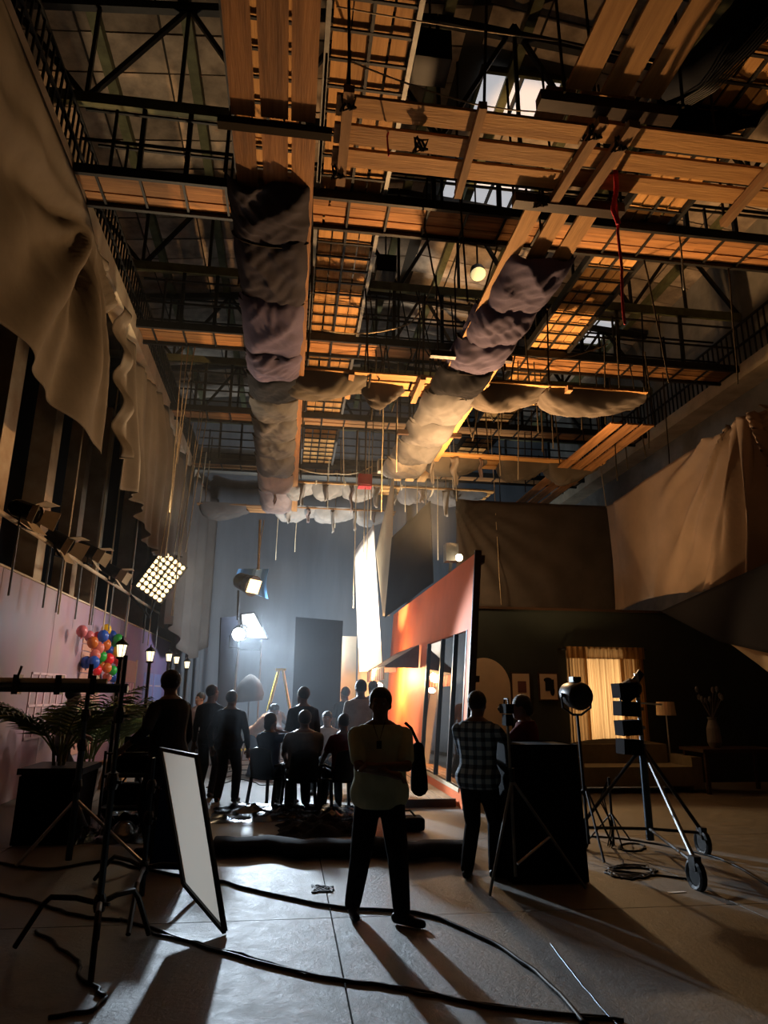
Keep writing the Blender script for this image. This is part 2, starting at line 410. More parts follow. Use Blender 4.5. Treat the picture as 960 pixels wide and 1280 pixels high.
def run_planks(root, along, a0, a1, lanes, z, seg, m='wood', jit=0.012, gap=.02):
    """planks as separate boards; lanes = [(centre, width)] across"""
    for c, w in lanes:
        p = a0
        while p < a1-.05:
            q = min(a1, p+seg*random.uniform(.88, 1.1))
            if a1-q < .5: q = a1
            L = q-p-gap
            me = plank_mesh(round(L, 1) if L > .6 else L, w*round(random.uniform(.96, 1.0), 2), m)
            mid = (p+q)/2; off = c+random.uniform(-jit, jit); zz = z+random.uniform(-.006, .006)
            loc = V((mid, off, zz)) if along == 'x' else V((off, mid, zz))
            inst('plank', me, root, loc-root.location, (0, random.uniform(-.003, .003), (0 if along == 'x' else PI/2)+random.uniform(-.004, .004)))
            p = q

def cross_catwalk(y0, label, z=9.0):
    r = thing('cross_catwalk', label, 'catwalk', (3.3, y0+.33, z), 0, 'crosswise timber catwalks of the fixed grid')
    x0, x1 = -3.4, 10.0
    for yy in (y0-.02, y0+.68):
        MB().bb(x0, x1, yy-.03, yy+.03, z-.06, z+.10).build('side_beam', M['steel'], r)
    run_planks(r, 'x', x0, x1, [(y0+.11, .2), (y0+.33, .2), (y0+.55, .2)], z+.03, 3.4)
    rung = barm('rung', (.035, .70, .03), 'steel')
    x = x0+.3
    while x < x1: inst('rung', rung, r, (x-3.3, 0, -.02)); x += 0.62
    post = barm('rail_post', (.04, .04, 1.05), 'steel')
    for yy in (-.35, .35):
        x = x0+.5
        while x < x1: inst('rail_post', post, r, (x-3.3, yy, .6)); x += 1.65
        for zz in (.55, 1.08):
            inst('handrail', barm('handrail', (13.3, .035, .035), 'steel'), r, (0, yy, zz))
    return r
crosses = [(4.35, 'timber catwalk across the hall, nearest overhead of the crosswise ones'),
 (8.78, 'timber catwalk across the hall, meeting the left ledge where the first drape is gathered'),
 (13.08, 'timber catwalk across the hall, third from the camera, above the left canvas drapes'),
 (17.28, 'timber catwalk across the hall, fourth from the camera, behind the purple lining'),
 (21.6, 'timber catwalk across the hall, farthest one, near the back wall')]
for y0, lb in crosses: cross_catwalk(y0, lb)

def long_catwalk(x0, x1, y0, y1, label, z=9.14, railm='steel'):
    r = thing('long_catwalk', label, 'catwalk', ((x0+x1)/2, (y0+y1)/2, z), 0, 'lengthwise timber catwalks of the fixed grid')
    cx, cy = (x0+x1)/2, (y0+y1)/2
    for xx in (x0, x1): MB().bb(xx-.03, xx+.03, y0, y1, z-.06, z+.10).build('side_beam', M[railm], r)
    W = (x1-x0-.08)/4
    run_planks(r, 'y', y0, y1, [(x0+.04+W*(i+.5), W*.9) for i in range(4)], z+.04, 3.0, 'wood_pale')
    rung = barm('rung', (x1-x0, .035, .03), 'steel')
    y = y0+.2
    while y < y1: inst('rung', rung, r, (0, y-cy, -.02)); y += .385
    MB().bb(cx-.02, cx+.02, y0, y1, z-.03, z+.0).build('centre_bar', M['steel'], r)
    post = barm('rail_post', (.04, .04, 1.05), 'steel')
    for xx in (x0-cx, x1-cx):
        y = y0+.4
        while y < y1: inst('rail_post', post, r, (xx, y-cy, .6)); y += 1.9
        for zz in (.55, 1.08): MB().bb(cx+xx-.018, cx+xx+.018, y0, y1, z+zz-.018, z+zz+.018).build('handrail', M['steel'], r)
    return r
long_catwalk(0.13, 1.15, 2.5, 22.5, 'bright timber catwalk running down the hall left of centre, with pale edge beams', railm='steel_grey')
long_catwalk(4.93, 5.88, 2.5, 22.5, 'timber catwalk running down the hall to the right, above the right lined platform')
long_catwalk(-1.06, -0.12, 2.5, 22.5, 'timber catwalk running down the hall above the left lined platform')

def baluster_rail(x, label):
    r = thing('gallery_railing', label, 'railing', (x, 13, 9.14), 0)
    b = barm('baluster', (.03, .03, 1.0), 'steel')
    n = 0; y = 4.0
    while y < 24: inst('baluster', b, r, (0, y-13, .5)); y += .19; n += 1
    for zz in (.5, 1.0): MB().bb(x-.025, x+.025, 3.8, 24.2, 9.14+zz-.02, 9.14+zz+.02).build('handrail', M['steel'], r)
baluster_rail(-3.5, 'dark steel railing of thin uprights on the left ledge above the drapes')
baluster_rail(10.12, 'dark steel railing of thin uprights on the right wall ledge')

def truss(y, label):
    zb = 10.6; r = thing('roof_truss', label, 'truss', (RX, y, zb), 0, 'steel roof trusses over the grid')
    x0, x1 = XL+.1, XR-.1
    MB().bb(x0, x1, y-.05, y+.05, zb-.1, zb+.1).build('bottom_chord', M['olive'], r)
    top = []
    n = 12
    for i in range(n+1):
        xx = x0+(x1-x0)*i/n; top.append(V((xx, y, roofz(xx)-.2)))
    for a, b in ((0, n//2), (n//2, n)): MB().bar(top[a], top[b], .12, .16).build('top_chord', M['steel'], r)
    for i in range(n):
        xx = x0+(x1-x0)*i/n; xm = x0+(x1-x0)*(i+.5)/n
        b0 = V((xx, y, zb)); bm_ = V((xm, y, zb)); 
        if i: MB().bar(b0, top[i], .06).build('web_post', M['steel'], r)
        if i % 2 == 0:
            MB().bar(b0+V((0,0,0)), top[i+1], .075).build('web_brace', M['steel'], r)
        else:
            MB().bar(V((x0+(x1-x0)*(i+1)/n, y, zb)), top[i], .075).build('web_brace', M['steel'], r)
    for xx in (-2.6, -1.9, 2.0, 3.1, 6.4, 7.3, 8.9):      # hangers carrying the catwalks
        MB().bar((xx, y, zb), (xx, y+.05, 9.1), .07).build('hanger', M['steel'], r)
    return r
for y, lb in ((4.7, 'steel roof truss with olive bottom chord, nearest the camera'), (9.1, 'steel roof truss with olive bottom chord above the skylights'),
              (13.4, 'steel roof truss with olive bottom chord, third from the camera'), (17.6, 'steel roof truss, fourth from the camera'), (21.9, 'steel roof truss, last before the back wall')):
    truss(y, lb)

# ---- platforms hung on ropes below the grid (z = 7.2)
def cloth_panel(root, ax, a0, a1, c0, c1, z, sag, m, seed, frill=0.0, name='cloth_panel', tz0=0.0, tz1=0.0):
    """cloth slung under a platform between two lashings; ax = run direction, a along, c across"""
    n = 34; mm = 34; sg = 1 if seed % 2 else -1
    def fn(u, v):
        s = math.sin(PI*v**(.62))**.9
        across = (u-.5)*2
        w = (c1-c0)/2*(1.02+.05*s+.05*nz(seed, v*4))
        c = (c0+c1)/2 + across*w + .03*nz(v*3, seed*2.2)
        edge = max(0, 1-abs(across)**5)
        zz = z+.07-(.13+sag*s*(1-.25*across*across))*edge
        wr = .06*nz(u*2.5+v*3.5*sg, v*1.3, seed*3.1)+.028*math.sin(7*v+8*u*sg+seed+2*nz(u*2, v*2, seed))*(1-v*.5)+.03*nz(u*7-v*8*sg, v*4, seed)+.014*nz(u*18-v*16*sg, v*9, seed)-.055*max(0, .45-abs(nz(u*2.6+v*2.2*sg+seed, v*1.1-u*.8*sg, seed)*2.2))*(1-.4*v)
        zz += wr*edge
        a = a0+(a1-a0)*v + .12*nz(u*1.8, seed*1.7+(0 if v < .5 else 1))*(1-s*.8) + .07*(1-across*across)*(v-.35)
        return (a, c, zz) if ax == 'x' else (c, a, zz)
    o = MB().sheet(fn, n, mm).build(name, m, root, smooth=True)
    return o
def lash(root, ax, a, c0, c1, z, m='rope_dk', r=.022):
    pts = []
    for i in range(13):
        th = PI*i/12; c = (c0+c1)/2-math.cos(th)*(c1-c0)/2*1.06; zz = z+.08-.17*math.sin(th)
        pts.append((a, c, zz) if ax == 'x' else (c, a, zz))
    MB().tube(pts, r, 5).build('lashing', M[m], root)
def suspension(root, ax, poss, c0, c1, z, top=9.0, m='rope_dk'):
    for a in poss:
        for c in (c0, c1):
            p = V((a, c, z)) if ax == 'x' else V((c, a, z)); q = V((p.x+random.uniform(-.1, .1), p.y+random.uniform(-.1, .1), top))
            MB().tube([p, q], .016, 5).build('sling_rope', M[m], root)
HZ = 7.2
# left platform
pl = thing('hung_platform', 'long hung plank platform on the left with purple-grey cloth lining beneath', 'platform', (-.4, 12, HZ), 0)
lanes = [(-.68, .235), (-.38, .27), (-.08, .25)]
run_planks(pl, 'y', 2.9, 5.62, lanes, HZ+.02, 3.2, 'wood', gap=.03); run_planks(pl, 'y', 5.74, 21.0, lanes, HZ+.02, 3.2, 'wood')
for y in (5.68,):
    MB().bb(-.93, .20, y-.05, y+.05, HZ-.08, HZ-.0).build('batten', M['rope_dk'], pl)
seg = [6.55, 7.5, 8.9, 10.5, 11.3, 12.3, 13.3, 14.4, 15.6, 17.0, 18.5, 20.8]
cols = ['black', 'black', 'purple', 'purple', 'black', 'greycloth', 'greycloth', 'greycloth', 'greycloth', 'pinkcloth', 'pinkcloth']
cols = ['purple_shaded', 'purple_shaded', 'purple', 'purple', 'blackflat']+['greycloth']*4+['pinkcloth']*2
for i in range(len(seg)-1):
    d = -.012*(seg[i]-6)
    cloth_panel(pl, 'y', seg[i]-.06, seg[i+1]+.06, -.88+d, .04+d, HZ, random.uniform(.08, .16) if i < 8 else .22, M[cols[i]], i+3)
    if i: lash(pl, 'y', seg[i], -.88+d, .04+d, HZ)
suspension(pl, 'y', [4.3, 6.4, 8.6, 10.6, 12.8, 15, 17.2, 20], -.93, .1, HZ)
# right platform
pr = thing('hung_platform', 'hung plank platform on the right with purple-grey cloth lining, running down the hall', 'platform', (2.85, 10, HZ), 0)
lanes = [(2.52, .26), (2.87, .28), (3.22, .26)]
run_planks(pr, 'y', 2.6, 4.95, lanes, HZ+.1, 3.4, 'wood_pale', gap=.03)
run_planks(pr, 'y', 6.25, 17.0, [(2.62, .2), (2.95, .22), (3.28, .22)], HZ-.0, 3.2, 'wood_pale')
run_planks(pr, 'y', 5.05, 5.55, [(2.38, .3), (2.72, .26), (3.02, .32)], HZ+.22, 1.0, 'wood_pale', jit=.03)
MB().bb(2.15, 3.55, 4.98, 5.12, HZ-.02, HZ+.1).build('batten', M['darkwood'], pr)
MB().bb(2.3, 3.6, 6.2, 6.34, HZ-.14, HZ-.02).build('batten', M['darkwood'], pr)
for y in (10, 13.5): MB().bb(2.1, 3.5, y-.05, y+.05, HZ-.1, HZ).build('batten', M['darkwood'], pr)
seg = [7.35, 8.55, 9.5, 10.55, 11.6, 13.0, 14.2, 15.4, 16.6]
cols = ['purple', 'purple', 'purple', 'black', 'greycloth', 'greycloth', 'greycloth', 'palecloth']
for i in range(len(seg)-1):
    d = -.055*(seg[i]-7.3)*.9
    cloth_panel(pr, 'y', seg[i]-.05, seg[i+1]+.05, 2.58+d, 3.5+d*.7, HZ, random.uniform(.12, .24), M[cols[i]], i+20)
    if i: lash(pr, 'y', seg[i], 2.58+d, 3.5+d*.7, HZ)
suspension(pr, 'y', [3.4, 4.9, 6.4, 8.5, 10.5, 13, 15.5], 2.35, 3.55, HZ)
# near cross platform
pc = thing('hung_platform', 'hung platform of three wide pale planks crossing nearest overhead, with battens beneath', 'platform', (3.4, 5.65, HZ), 0)
lanes = [(5.34, .25), (5.66, .25), (5.97, .24)]
run_planks(pc, 'x', .22, 2.72, lanes, HZ-.02, 5, 'wood_pale', gap=.03); run_planks(pc, 'x', 2.9, 7.4, lanes, HZ+.04, 5, 'wood_pale', gap=.03)
for x, w in ((.33, .1), (1.63, .08), (2.78, .1), (3.1, .12), (4.86, .09), (6.4, .09)):
    ya = 5.1 if x > 1 else 5.05
    MB().box((x, 5.68, HZ-.085), (w, 1.22, .09), Matrix.Rotation(random.uniform(-.06, .06), 3, 'Z')).build('batten', M['batten'], pc)
suspension(pc, 'x', [.33, 1.63, 2.78, 4.86, 6.4], 5.12, 6.24, HZ-.05)
for x, y in ((.33, 5.2), (.3, 6.1), (1.1, 5.6), (2.78, 5.2), (2.6, 6.2), (3.1, 5.3), (4.9, 5.2)):
    pts = [V((x+.07*math.cos(t*1.3), y+.06*math.sin(t*1.7), HZ-.16+.03*t % .12)) for t in range(14)]
    MB().tube(pts, .014, 5).build('rope_knot', M['rope_dk'], pc)
HC = HZ+.12
# middle cross platform, lined with brown canvas
pm = thing('hung_platform', 'hung cross platform half wrapped in brown canvas, above the middle of the stage', 'platform', (2.6, 11.6, HC), 0)
run_planks(pm, 'x', -.3, 6.6, [(11.3, .24), (11.62, .26), (11.95, .24)], HC+.02, 2.6, 'wood_pale')
for i, (a, b, cm) in enumerate(((-.3, 1.2, 'canvas'), (1.2, 1.9, 'canvas_dk'), (3.2, 4.6, 'canvas_dk'), (4.6, 6.6, 'canvas_dk'))):
    cloth_panel(pm, 'x', a, b, 11.25 if i != 1 else 11.6, 12.0, HC, .3, M[cm], 40+i)
    lash(pm, 'x', a+.05, 11.2, 12.05, HC)
for x in (.9, 2.2, 3.4, 5): MB().bb(x-.05, x+.05, 11.1, 12.15, HC-.1, HC).build('batten', M['batten'], pm)
suspension(pm, 'x', [-.2, 1.2, 2.2, 3.4, 4.6, 6.5], 11.15, 12.1, HC)
pf = thing('hung_platform', 'hung cross platform wrapped in pale dusty cloth before the back wall', 'platform', (1, 18.4, HC), 0)
run_planks(pf, 'x', -.4, 5.6, [(18.1, .24), (18.42, .26), (18.75, .24)], HC+.02, 2.6, 'wood_pale')
for i, (a, b) in enumerate(((-.3, .5), (.5, 1.3), (1.3, 2.3), (2.9, 3.8), (3.8, 5.4))):
    cloth_panel(pf, 'x', a, b, 18.05, 18.8, HC, .28, M['palecloth' if i < 3 else 'greycloth'], 60+i); lash(pf, 'x', a+.04, 18, 18.85, HC, 'rope')
suspension(pf, 'x', [-.3, 1.3, 2.9, 4.4], 17.95, 18.9, HC, m='rope')
pg = thing('hung_platform', 'small hung cross platform with torn grey cloth, lowest before the back curtain', 'platform', (.8, 21, HC), 0)
run_planks(pg, 'x', -3.0, 3.2, [(20.8, .24), (21.1, .24), (21.4, .24)], HC+.02, 2.6, 'wood')
for i, (a, b) in enumerate(((-2.9, -1.5), (-.6, .6), (.6, 1.9), (1.9, 3.1))):
    cloth_panel(pg, 'x', a, b, 20.7, 21.5, HC, .3, M['canvas_dk' if i == 0 else 'palecloth'], 70+i)
suspension(pg, 'x', [-2.9, -.6, 1, 3], 20.6, 21.6, HC, m='rope')
pk = thing('hung_platform', 'hung cross platform with brown planks and slack canvas right of the stage', 'platform', (4.6, 15.5, HC), 0)
run_planks(pk, 'x', 3.0, 7.6, [(15.2, .26), (15.55, .26), (15.9, .26)], HC, 2.4, 'wood_pale')
for i, (a, b) in enumerate(((3.1, 4.6), (5.0, 6.2), (6.2, 7.5))): cloth_panel(pk, 'x', a, b, 15.3, 16.0, HC, .35, M['canvas'], 80+i)
suspension(pk, 'x', [3.1, 4.6, 6, 7.5], 15.1, 16, HC)
ps = thing('hung_platform', 'hung lengthwise platform of rusty planks at the right, behind the tan drape', 'platform', (6.9, 13, HZ), 0)
run_planks(ps, 'y', 12.4, 20, [(6.55, .26), (6.9, .26), (7.25, .26)], HZ, 2.6, 'wood')
suspension(ps, 'y', [12.5, 15, 17.5, 19.8], 6.35, 7.45, HZ)
bpy.context.view_layer.update()
# ================================================================ canvas drapes
def drape(name, label, fn, nu, nv, m, group=None, thick=0.008):
    o = MB().sheet(fn, nu, nv).build(name, M[m], smooth=True); solid(o, thick)
    return tag(o, label, 'drape', group)
def lerp(a, b, t): return a+(b-a)*t
GP = V((0, 9.75, 8.75))                       # gather point of the first drape
def left1(u, v):                              # u along the hall 4.2..10.5, v from hem to top
    y = lerp(4.0, 10.45, u)
    top = 8.72 - .25*math.exp(-((y-9.9)/.5)**2)
    hem = 5.15+.55*math.sin(min(1, (10.4-y)/5.5)*PI)*.35 + (.9 if y > 10.2 else 0)*(y-10.2)*2
    z = lerp(hem, top, v)
    dy, dz = GP.y-y, GP.z-z; r = math.hypot(dy, dz)+.2; th = math.atan2(dz, dy)
    fold = (.15*math.sin(th*9+.6*nz(y*.6, z*.6))+.085*math.sin(th*23+1.6*nz(y*.9, z*.9)))*min(1, r/1.2)*(1.15-.6*min(1, r/5)) + .16*nz(y*.55, z*.55, 3)+.05*nz(y*1.8, z*1.2, 9)
    x = -3.28 + .20*(1-v)**1.2 + fold*(1-v**6)
    return (x, y+.12*math.sin(th*9)*(1-v), z)
drape('left_drape', 'heavy brown-grey canvas drape, nearest on the left wall, gathered at its top corner', left1, 90, 60, 'canvas')
def left2(u, v):
    y = lerp(11.25, 19.5, u**1.0)
    top = 8.6-.5*math.sin(min(1, (y-10.3)/5.2)*PI)*.9-(.9*max(0, (y-16.5)/3))
    hem = 5.0 + .25*math.sin(y*1.1)+(.55 if u < .08 else 0)
    z = lerp(hem, top, v)
    ph = y*6.2+.9*nz(y*.8, z*.5)
    fold = (.10*math.sin(ph)+.05*math.sin(ph*2.3+1))*(1-.4*v)+.16*nz(y*.45, z*.5, 5)
    x = -3.28+.25*(1-v)+fold
    return (x+(.10*math.sin(z*7) if u < .04 else 0), y+(.12*nz(z*2.2, 4)+.06*nz(z*7) if u < .03 else 0), z)
drape('left_drape', 'long ragged-edged brown canvas drape hung behind the nearest one on the left wall', left2, 150, 40, 'canvas')
def left3(u, v):
    y = lerp(19.3, 25.4, u); z = lerp(3.2+.4*math.sin(y), 8.8, v)
    return (-3.5+.12*math.sin(y*5)+.5*u*u, y, z)
drape('left_drape', 'dim grey drape at the far left corner beside the bulb panel', left3, 50, 16, 'canvas_dk')
def back(u, v):
    x = lerp(-4.1, 4.4, u); z = lerp(0.15, 9.4, v)
    e = math.exp(-((u)/.10)**2)
    return (x, 25.75+(.05+.26*e)*math.sin(x*(2.2+6*e)+.5*z*e)+.05*nz(x*.9, z*.2), z)
drape('back_curtain', 'huge blue-grey curtain closing the back of the stage, in haze', back, 120, 12, 'backwall')
def panel_r(u, v):
    a = lerp(4.22, 8.52, u); z = lerp(3.9-.1*u, 6.75, v)
    th = math.atan2(6.8-z, a-4.1)
    return (a, 17+.06*math.sin(th*26)*math.exp(-u*2.2)+.04*nz(a*1.5, z), z+.05*math.sin(u*PI)*0)
drape('backing_drape', 'flat dark brown canvas backing behind the orange wall and dark set', panel_r, 80, 24, 'canvas_dk')
def right1(u, v):
    y = lerp(16.05, 9.3, u); top = 6.42+.1*math.sin(u*PI)-.0; hem = 3.72+.10*math.sin(u*6)
    x = lerp(8.0, 7.75, u)
    z = lerp(hem, top, v)
    d = min(1.15, max(0, (u-.36))*2.5)
    gy, gz = y-10.35, 6.65-z
    th = math.atan2(gz+.25, gy+.2)
    w1 = math.sin(th*15+.5*nz(y*.7, z*.7)); w2 = math.sin(th*34+1.2*nz(y, z))
    fold = d*(.26*w1*abs(w1)+.09*w2)*(.5+.6*(1-v)) + .05*nz(y*.8, z*.8)+.06*math.sin(u*110+2*v)*math.exp(-(u/.07)**2)
    return (x+fold-.3*(1-v)*d*.2, y+.20*math.sin(th*15+1.2)*d*.6, z)
drape('right_drape', 'tan canvas drape hung on the right with deep folds at its near end', right1, 130, 40, 'canvas_tan')
# black canopy cloth under it and a cream sheet shaped as a lit patch of wall
def poly_cloth(name, label, pts, m, thick=.015, cat='cloth', sub=6, amp=.05):
    a, b, c, d = [V(p) for p in pts]
    def fn(u, v):
        p = (a*(1-u)+b*u)*(1-v)+(d*(1-u)+c*u)*v; n = (b-a).cross(d-a).normalized()
        return p+n*amp*nz(u*3+p.x, v*3+p.z)*math.sin(PI*u)
    o = MB().sheet(fn, 24, 16).build(name, M[m], smooth=True); solid(o, thick)
    return tag(o, label, cat)
poly_cloth('black_canopy', 'big black cloth slung low on the right, under the tan drape', (atx(826, 764, 7.6), atx(990, 690, 7.0), atx(1000, 825, 6.6), atx(900, 802, 7.4)), 'black')
poly_cloth('lit_wall_patch', 'cream sheet shaped as the lit patch of wall under the black cloth at the right', (atx(905, 799, 7.9), atx(985, 800, 7.5), atx(990, 862, 7.5), atx(940, 824, 7.8)), 'cream', amp=.02)
# cloths round the orange wall
poly_cloth('bounce_sheet', 'blown-out white bounce sheet hanging behind the orange wall', (aty(449, 840, 18.6), aty(478, 838, 18.4), aty(467, 655, 18.2), aty(443, 690, 18.9)), 'white_sheet', amp=.06)
poly_cloth('grey_flag', 'dark grey cloth with slanting top edge, rising above the far end of the orange wall', (aty(481, 772, 16.2), aty(542, 728, 15.2), aty(538, 626, 15.2), aty(490, 672, 16.2)), 'blackflat', amp=.05)
poly_cloth('narrow_flag', 'tall narrow grey-green flag hanging edge-on beside the white bounce sheet', (aty(479, 770, 16.9), aty(487, 770, 16.3), aty(493, 585, 16.3), aty(470, 690, 17.0)), 'cream', amp=.02)

# ================================================================ the sets
def shear(mb, k=.075):
    for p in mb.v: p.x += k*p.z
    return mb
ow = thing('orange_wall', 'glossy orange set wall with glazed door, seen at a steep angle', 'wall', (2.78, 15.5, 0))
WX0, WX1 = 2.73, 2.83; Y0, Y1 = 10.95, 20.1; DY0, DY1 = 11.2, 14.5; DZ0, DZ1 = .28, 2.75
wm = MB().bb(WX0, WX1, Y0, DY0, 0, 4.0).bb(WX0, WX1, DY1, Y1, 0, 4.0).bb(WX0, WX1, DY0, DY1, 0, DZ0).bb(WX0, WX1, DY0, DY1, DZ1, 4.0)
shear(wm).build('wall_panel', M['orange'], ow)
shear(MB().bb(WX0-.005, WX1+.01, Y0-.04, Y0, 0, 4.06)).build('end_board', M['darkwood'], ow)
shear(MB().bb(WX1, WX1+.08, Y0, Y1, 3.85, 3.98).bb(WX1, WX1+.08, Y0, Y1, 1.9, 2.0)).build('batten', M['darkwood'], ow)
g = bpy.data.materials.new('door_glass'); g.use_nodes = True; nt = g.node_tree
for n in list(nt.nodes):
    if n.type != 'OUTPUT_MATERIAL': nt.nodes.remove(n)
tr = nt.nodes.new('ShaderNodeBsdfTransparent'); tr.inputs[0].default_value = (.6, .62, .6, 1)
gl = nt.nodes.new('ShaderNodeBsdfGlossy'); gl.inputs['Roughness'].default_value = .03; gl.inputs[0].default_value = (.9, .9, .9, 1)
mxs = nt.nodes.new('ShaderNodeMixShader'); mxs.inputs[0].default_value = .62
nt.links.new(tr.outputs[0], mxs.inputs[1]); nt.links.new(gl.outputs[0], mxs.inputs[2])
nt.links.new(mxs.outputs[0], [n for n in nt.nodes if n.type == 'OUTPUT_MATERIAL'][0].inputs[0]); M['glass'] = g
ym = [DY0, 12.1, 13.15, DY1]
for i in range(3):
    shear(MB().bb(WX0+.03, WX0+.045, ym[i]+.02, ym[i+1]-.02, DZ0, DZ1)).build('glass_pane', M['glass'], ow)
for y in ym: shear(MB().bb(WX0-.01, WX1-.02, y-.03, y+.03, DZ0, DZ1)).build('mullion', M['blackmetal'], ow)
shear(MB().bb(WX0-.02, WX0+.03, DY0, DY1, DZ0-.06, DZ0)).build('door_sill', M['cream'], ow)
# awning on the orange wall
aw = thing('slatted_awning', 'small dark slatted awning with striped fringe on the orange wall', 'awning', (2.4, 16.8, 2.3))
for i in range(9):
    y = 15.35+i*.36
    MB().bar((2.90, y+.17, 2.78), (2.12, y+.17, 2.30), .34, .03).build('slat', M['awning'], aw)
for y in (15.33, 18.6): MB().prism([(2.90, y, 2.78), (2.12, y, 2.28), (2.88, y, 2.28)], .03).build('end_panel', M['awning'], aw)
for i in range(18):
    y = 15.4+i*.18
    MB().bb(2.10, 2.12, y, y+.17, 2.02, 2.28).build('fringe_strip', M['red' if i % 2 else 'cream'], aw)
tp = thing('low_platform', 'low brown board platform in front of the glazed orange wall', 'platform', (2.2, 14, 0))
for i in range(6): MB().bb(1.55+i*.19, 1.72+i*.19, 11.3, 18.5, .02, .12).build('board', M['batten'], tp)
MB().bb(1.52, 2.7, 11.24, 11.29, 0, .12).build('edge_board', M['darkwood'], tp)
# cream flats behind
cf = thing('cream_flat', 'pair of cream flats lit orange behind the waiting men', 'flat', (1.7, 20.2, 0))
MB().bb(.98+.45, 1.95, 20.2, 20.28, 0, 3.35).build('flat_panel', M['cream'], cf)
MB().box((2.25, 19.7, 1.65), (.62, .06, 3.3), Matrix.Rotation(-.5, 3, 'Z')).build('flat_panel', M['cream'], cf)
M['printred'] = mat('dull_print', (.13, .05, .045), .7)
# dark set wall facing the camera
sw = thing('dark_set_wall', 'very dark green set wall with arch and curtained window', 'wall', (6.7, 14.06, 0))
MB().bb(3.05, 5.85, 14.0, 14.12, 0, 3.47).bb(7.2, 10.5, 14.0, 14.12, 0, 3.47).bb(5.85, 7.2, 14.0, 14.12, 0, .80).bb(5.85, 7.2, 14.0, 14.12, 2.52, 3.47).build('wall_panel', M['greenwall'], sw)
MB().bb(5.80, 5.85, 13.98, 14.16, .75, 2.57).bb(7.2, 7.25, 13.98, 14.16, .75, 2.57).bb(5.85, 7.2, 13.98, 14.16, .75, .80).bb(5.85, 7.2, 13.98, 14.16, 2.52, 2.57).bb(6.5, 6.54, 14.02, 14.1, .8, 2.52).build('window_frame', M['cream'], sw)
MB().bb(3.05, 9.2, 13.97, 14.14, 3.47, 3.52).build('cap_rail', M['darkwood'], sw)
arch = [(V((4.0+.55*math.cos(t), 13.985, 1.85+.6*math.sin(t)))) for t in [PI*i/20 for i in range(21)]]+[V((3.45, 13.985, 0.05)), V((4.55, 13.985, 0.05))]
MB().prism(arch, .03).build('arched_niche', M['cream'], sw)
for i in range(2):
    x0, x1, z0, z1 = ((4.56, 4.98, 1.56, 2.17), (5.15, 5.58, 1.6, 2.17))[i]
    pf_ = thing('framed_picture', ('framed abstract print in white mount, next to the arch', 'framed print of loose dark shapes, beside the lit curtain')[i], 'picture', ((x0+x1)/2, 13.98, z0))
    MB().bb(x0, x1, 13.96, 13.995, z0, z1).build('frame', M['darkwood'], pf_)
    mnt = MB().bb(x0+.03, x1-.03, 13.95, 13.96, z0+.03, z1-.03).build('mount', M['cream'], pf_)
    b = MB().bb(x0+.14, x1-.1, 13.945, 13.95, z0+.2, z0+.43)
    if i: b.ball((x0+.2, 13.948, z0+.42), (.09, .004, .05)).ball((x1-.14, 13.948, z0+.2), (.05, .004, .1))
    b.build('print', M['printred' if i == 0 else 'blackflat'], mnt)
M['sheer'] = mat('sheer_curtain', (0.62, 0.43, 0.22), 0.85, color2=(0.30, 0.17, 0.07), scale=2.0, stretch=(22, 22, .22))
M['sidecurtain'] = mat('side_curtain', (0.50, 0.31, 0.13), 0.85, color2=(0.24, 0.13, 0.05), scale=2.0, stretch=(22, 22, .22))
for k_ in ('sheer', 'sidecurtain'):
    nt = M[k_].node_tree; pb_ = nt.nodes['Principled BSDF']; src = pb_.inputs['Base Color'].links[0].from_socket
    tl_ = nt.nodes.new('ShaderNodeBsdfTranslucent'); nt.links.new(src, tl_.inputs[0])
    mx_ = nt.nodes.new('ShaderNodeMixShader'); mx_.inputs[0].default_value = .62 if k_ == 'sheer' else .45
    nt.links.new(pb_.outputs[0], mx_.inputs[1]); nt.links.new(tl_.outputs[0], mx_.inputs[2])
    nt.links.new(mx_.outputs[0], [n for n in nt.nodes if n.type == 'OUTPUT_MATERIAL'][0].inputs[0])
cu = thing('window_curtain', 'warmly lit striped curtains on the dark set window', 'curtain', (6.45, 13.9, .72))
def cur(x0, x1, y, z0, z1, k, amp):
    return MB().sheet(lambda u, v: (lerp(x0, x1, u), y+amp*math.sin(u*k)+.4*amp*math.sin(u*k*2.7+1), lerp(z0, z1, v)), 90, 6)
cur(6.1, 6.98, 13.86, .74, 2.46, 52, .018).build('sheer_panel', M['sheer'], cu, True)
cur(5.72, 6.16, 13.80, .78, 2.62, 44, .035).build('side_panel', M['sidecurtain'], cu, True)
cur(6.9, 7.4, 13.80, .78, 2.62, 44, .035).build('side_panel', M['sidecurtain'], cu, True)
cur(5.7, 7.42, 13.72, 2.46, 2.70, 90, .02).build('valance', M['sidecurtain'], cu, True)
MB().tube([(5.6, 13.76, 2.66), (7.5, 13.76, 2.66)], .02, 8).bb(5.62, 5.66, 13.76, 14.0, 2.63, 2.67).bb(7.44, 7.48, 13.76, 14.0, 2.63, 2.67).build('curtain_rod', M['blackmetal'], cu)
so = thing('sofa', 'low greenish sofa below the lit curtain', 'sofa', (6.4, 12.9, 0))
MB().bb(5.4, 7.5, 12.5, 13.35, .12, .45).build('seat', M['sofa'], so)
MB().sheet(lambda u, v: (lerp(5.45, 7.45, u), 13.25+.12*v, .45+.45*v-.10*abs(u-.5)**2*4), 20, 6).build('backrest_cover', M['sofa'], so, True)
MB().bb(5.45, 7.45, 13.25, 13.45, .4, .80).build('backrest', M['sofa'], so)
for x in (5.3, 7.6): MB().bb(x-.1, x+.1, 12.5, 13.4, .05, .62).build('armrest', M['sofa'], so)
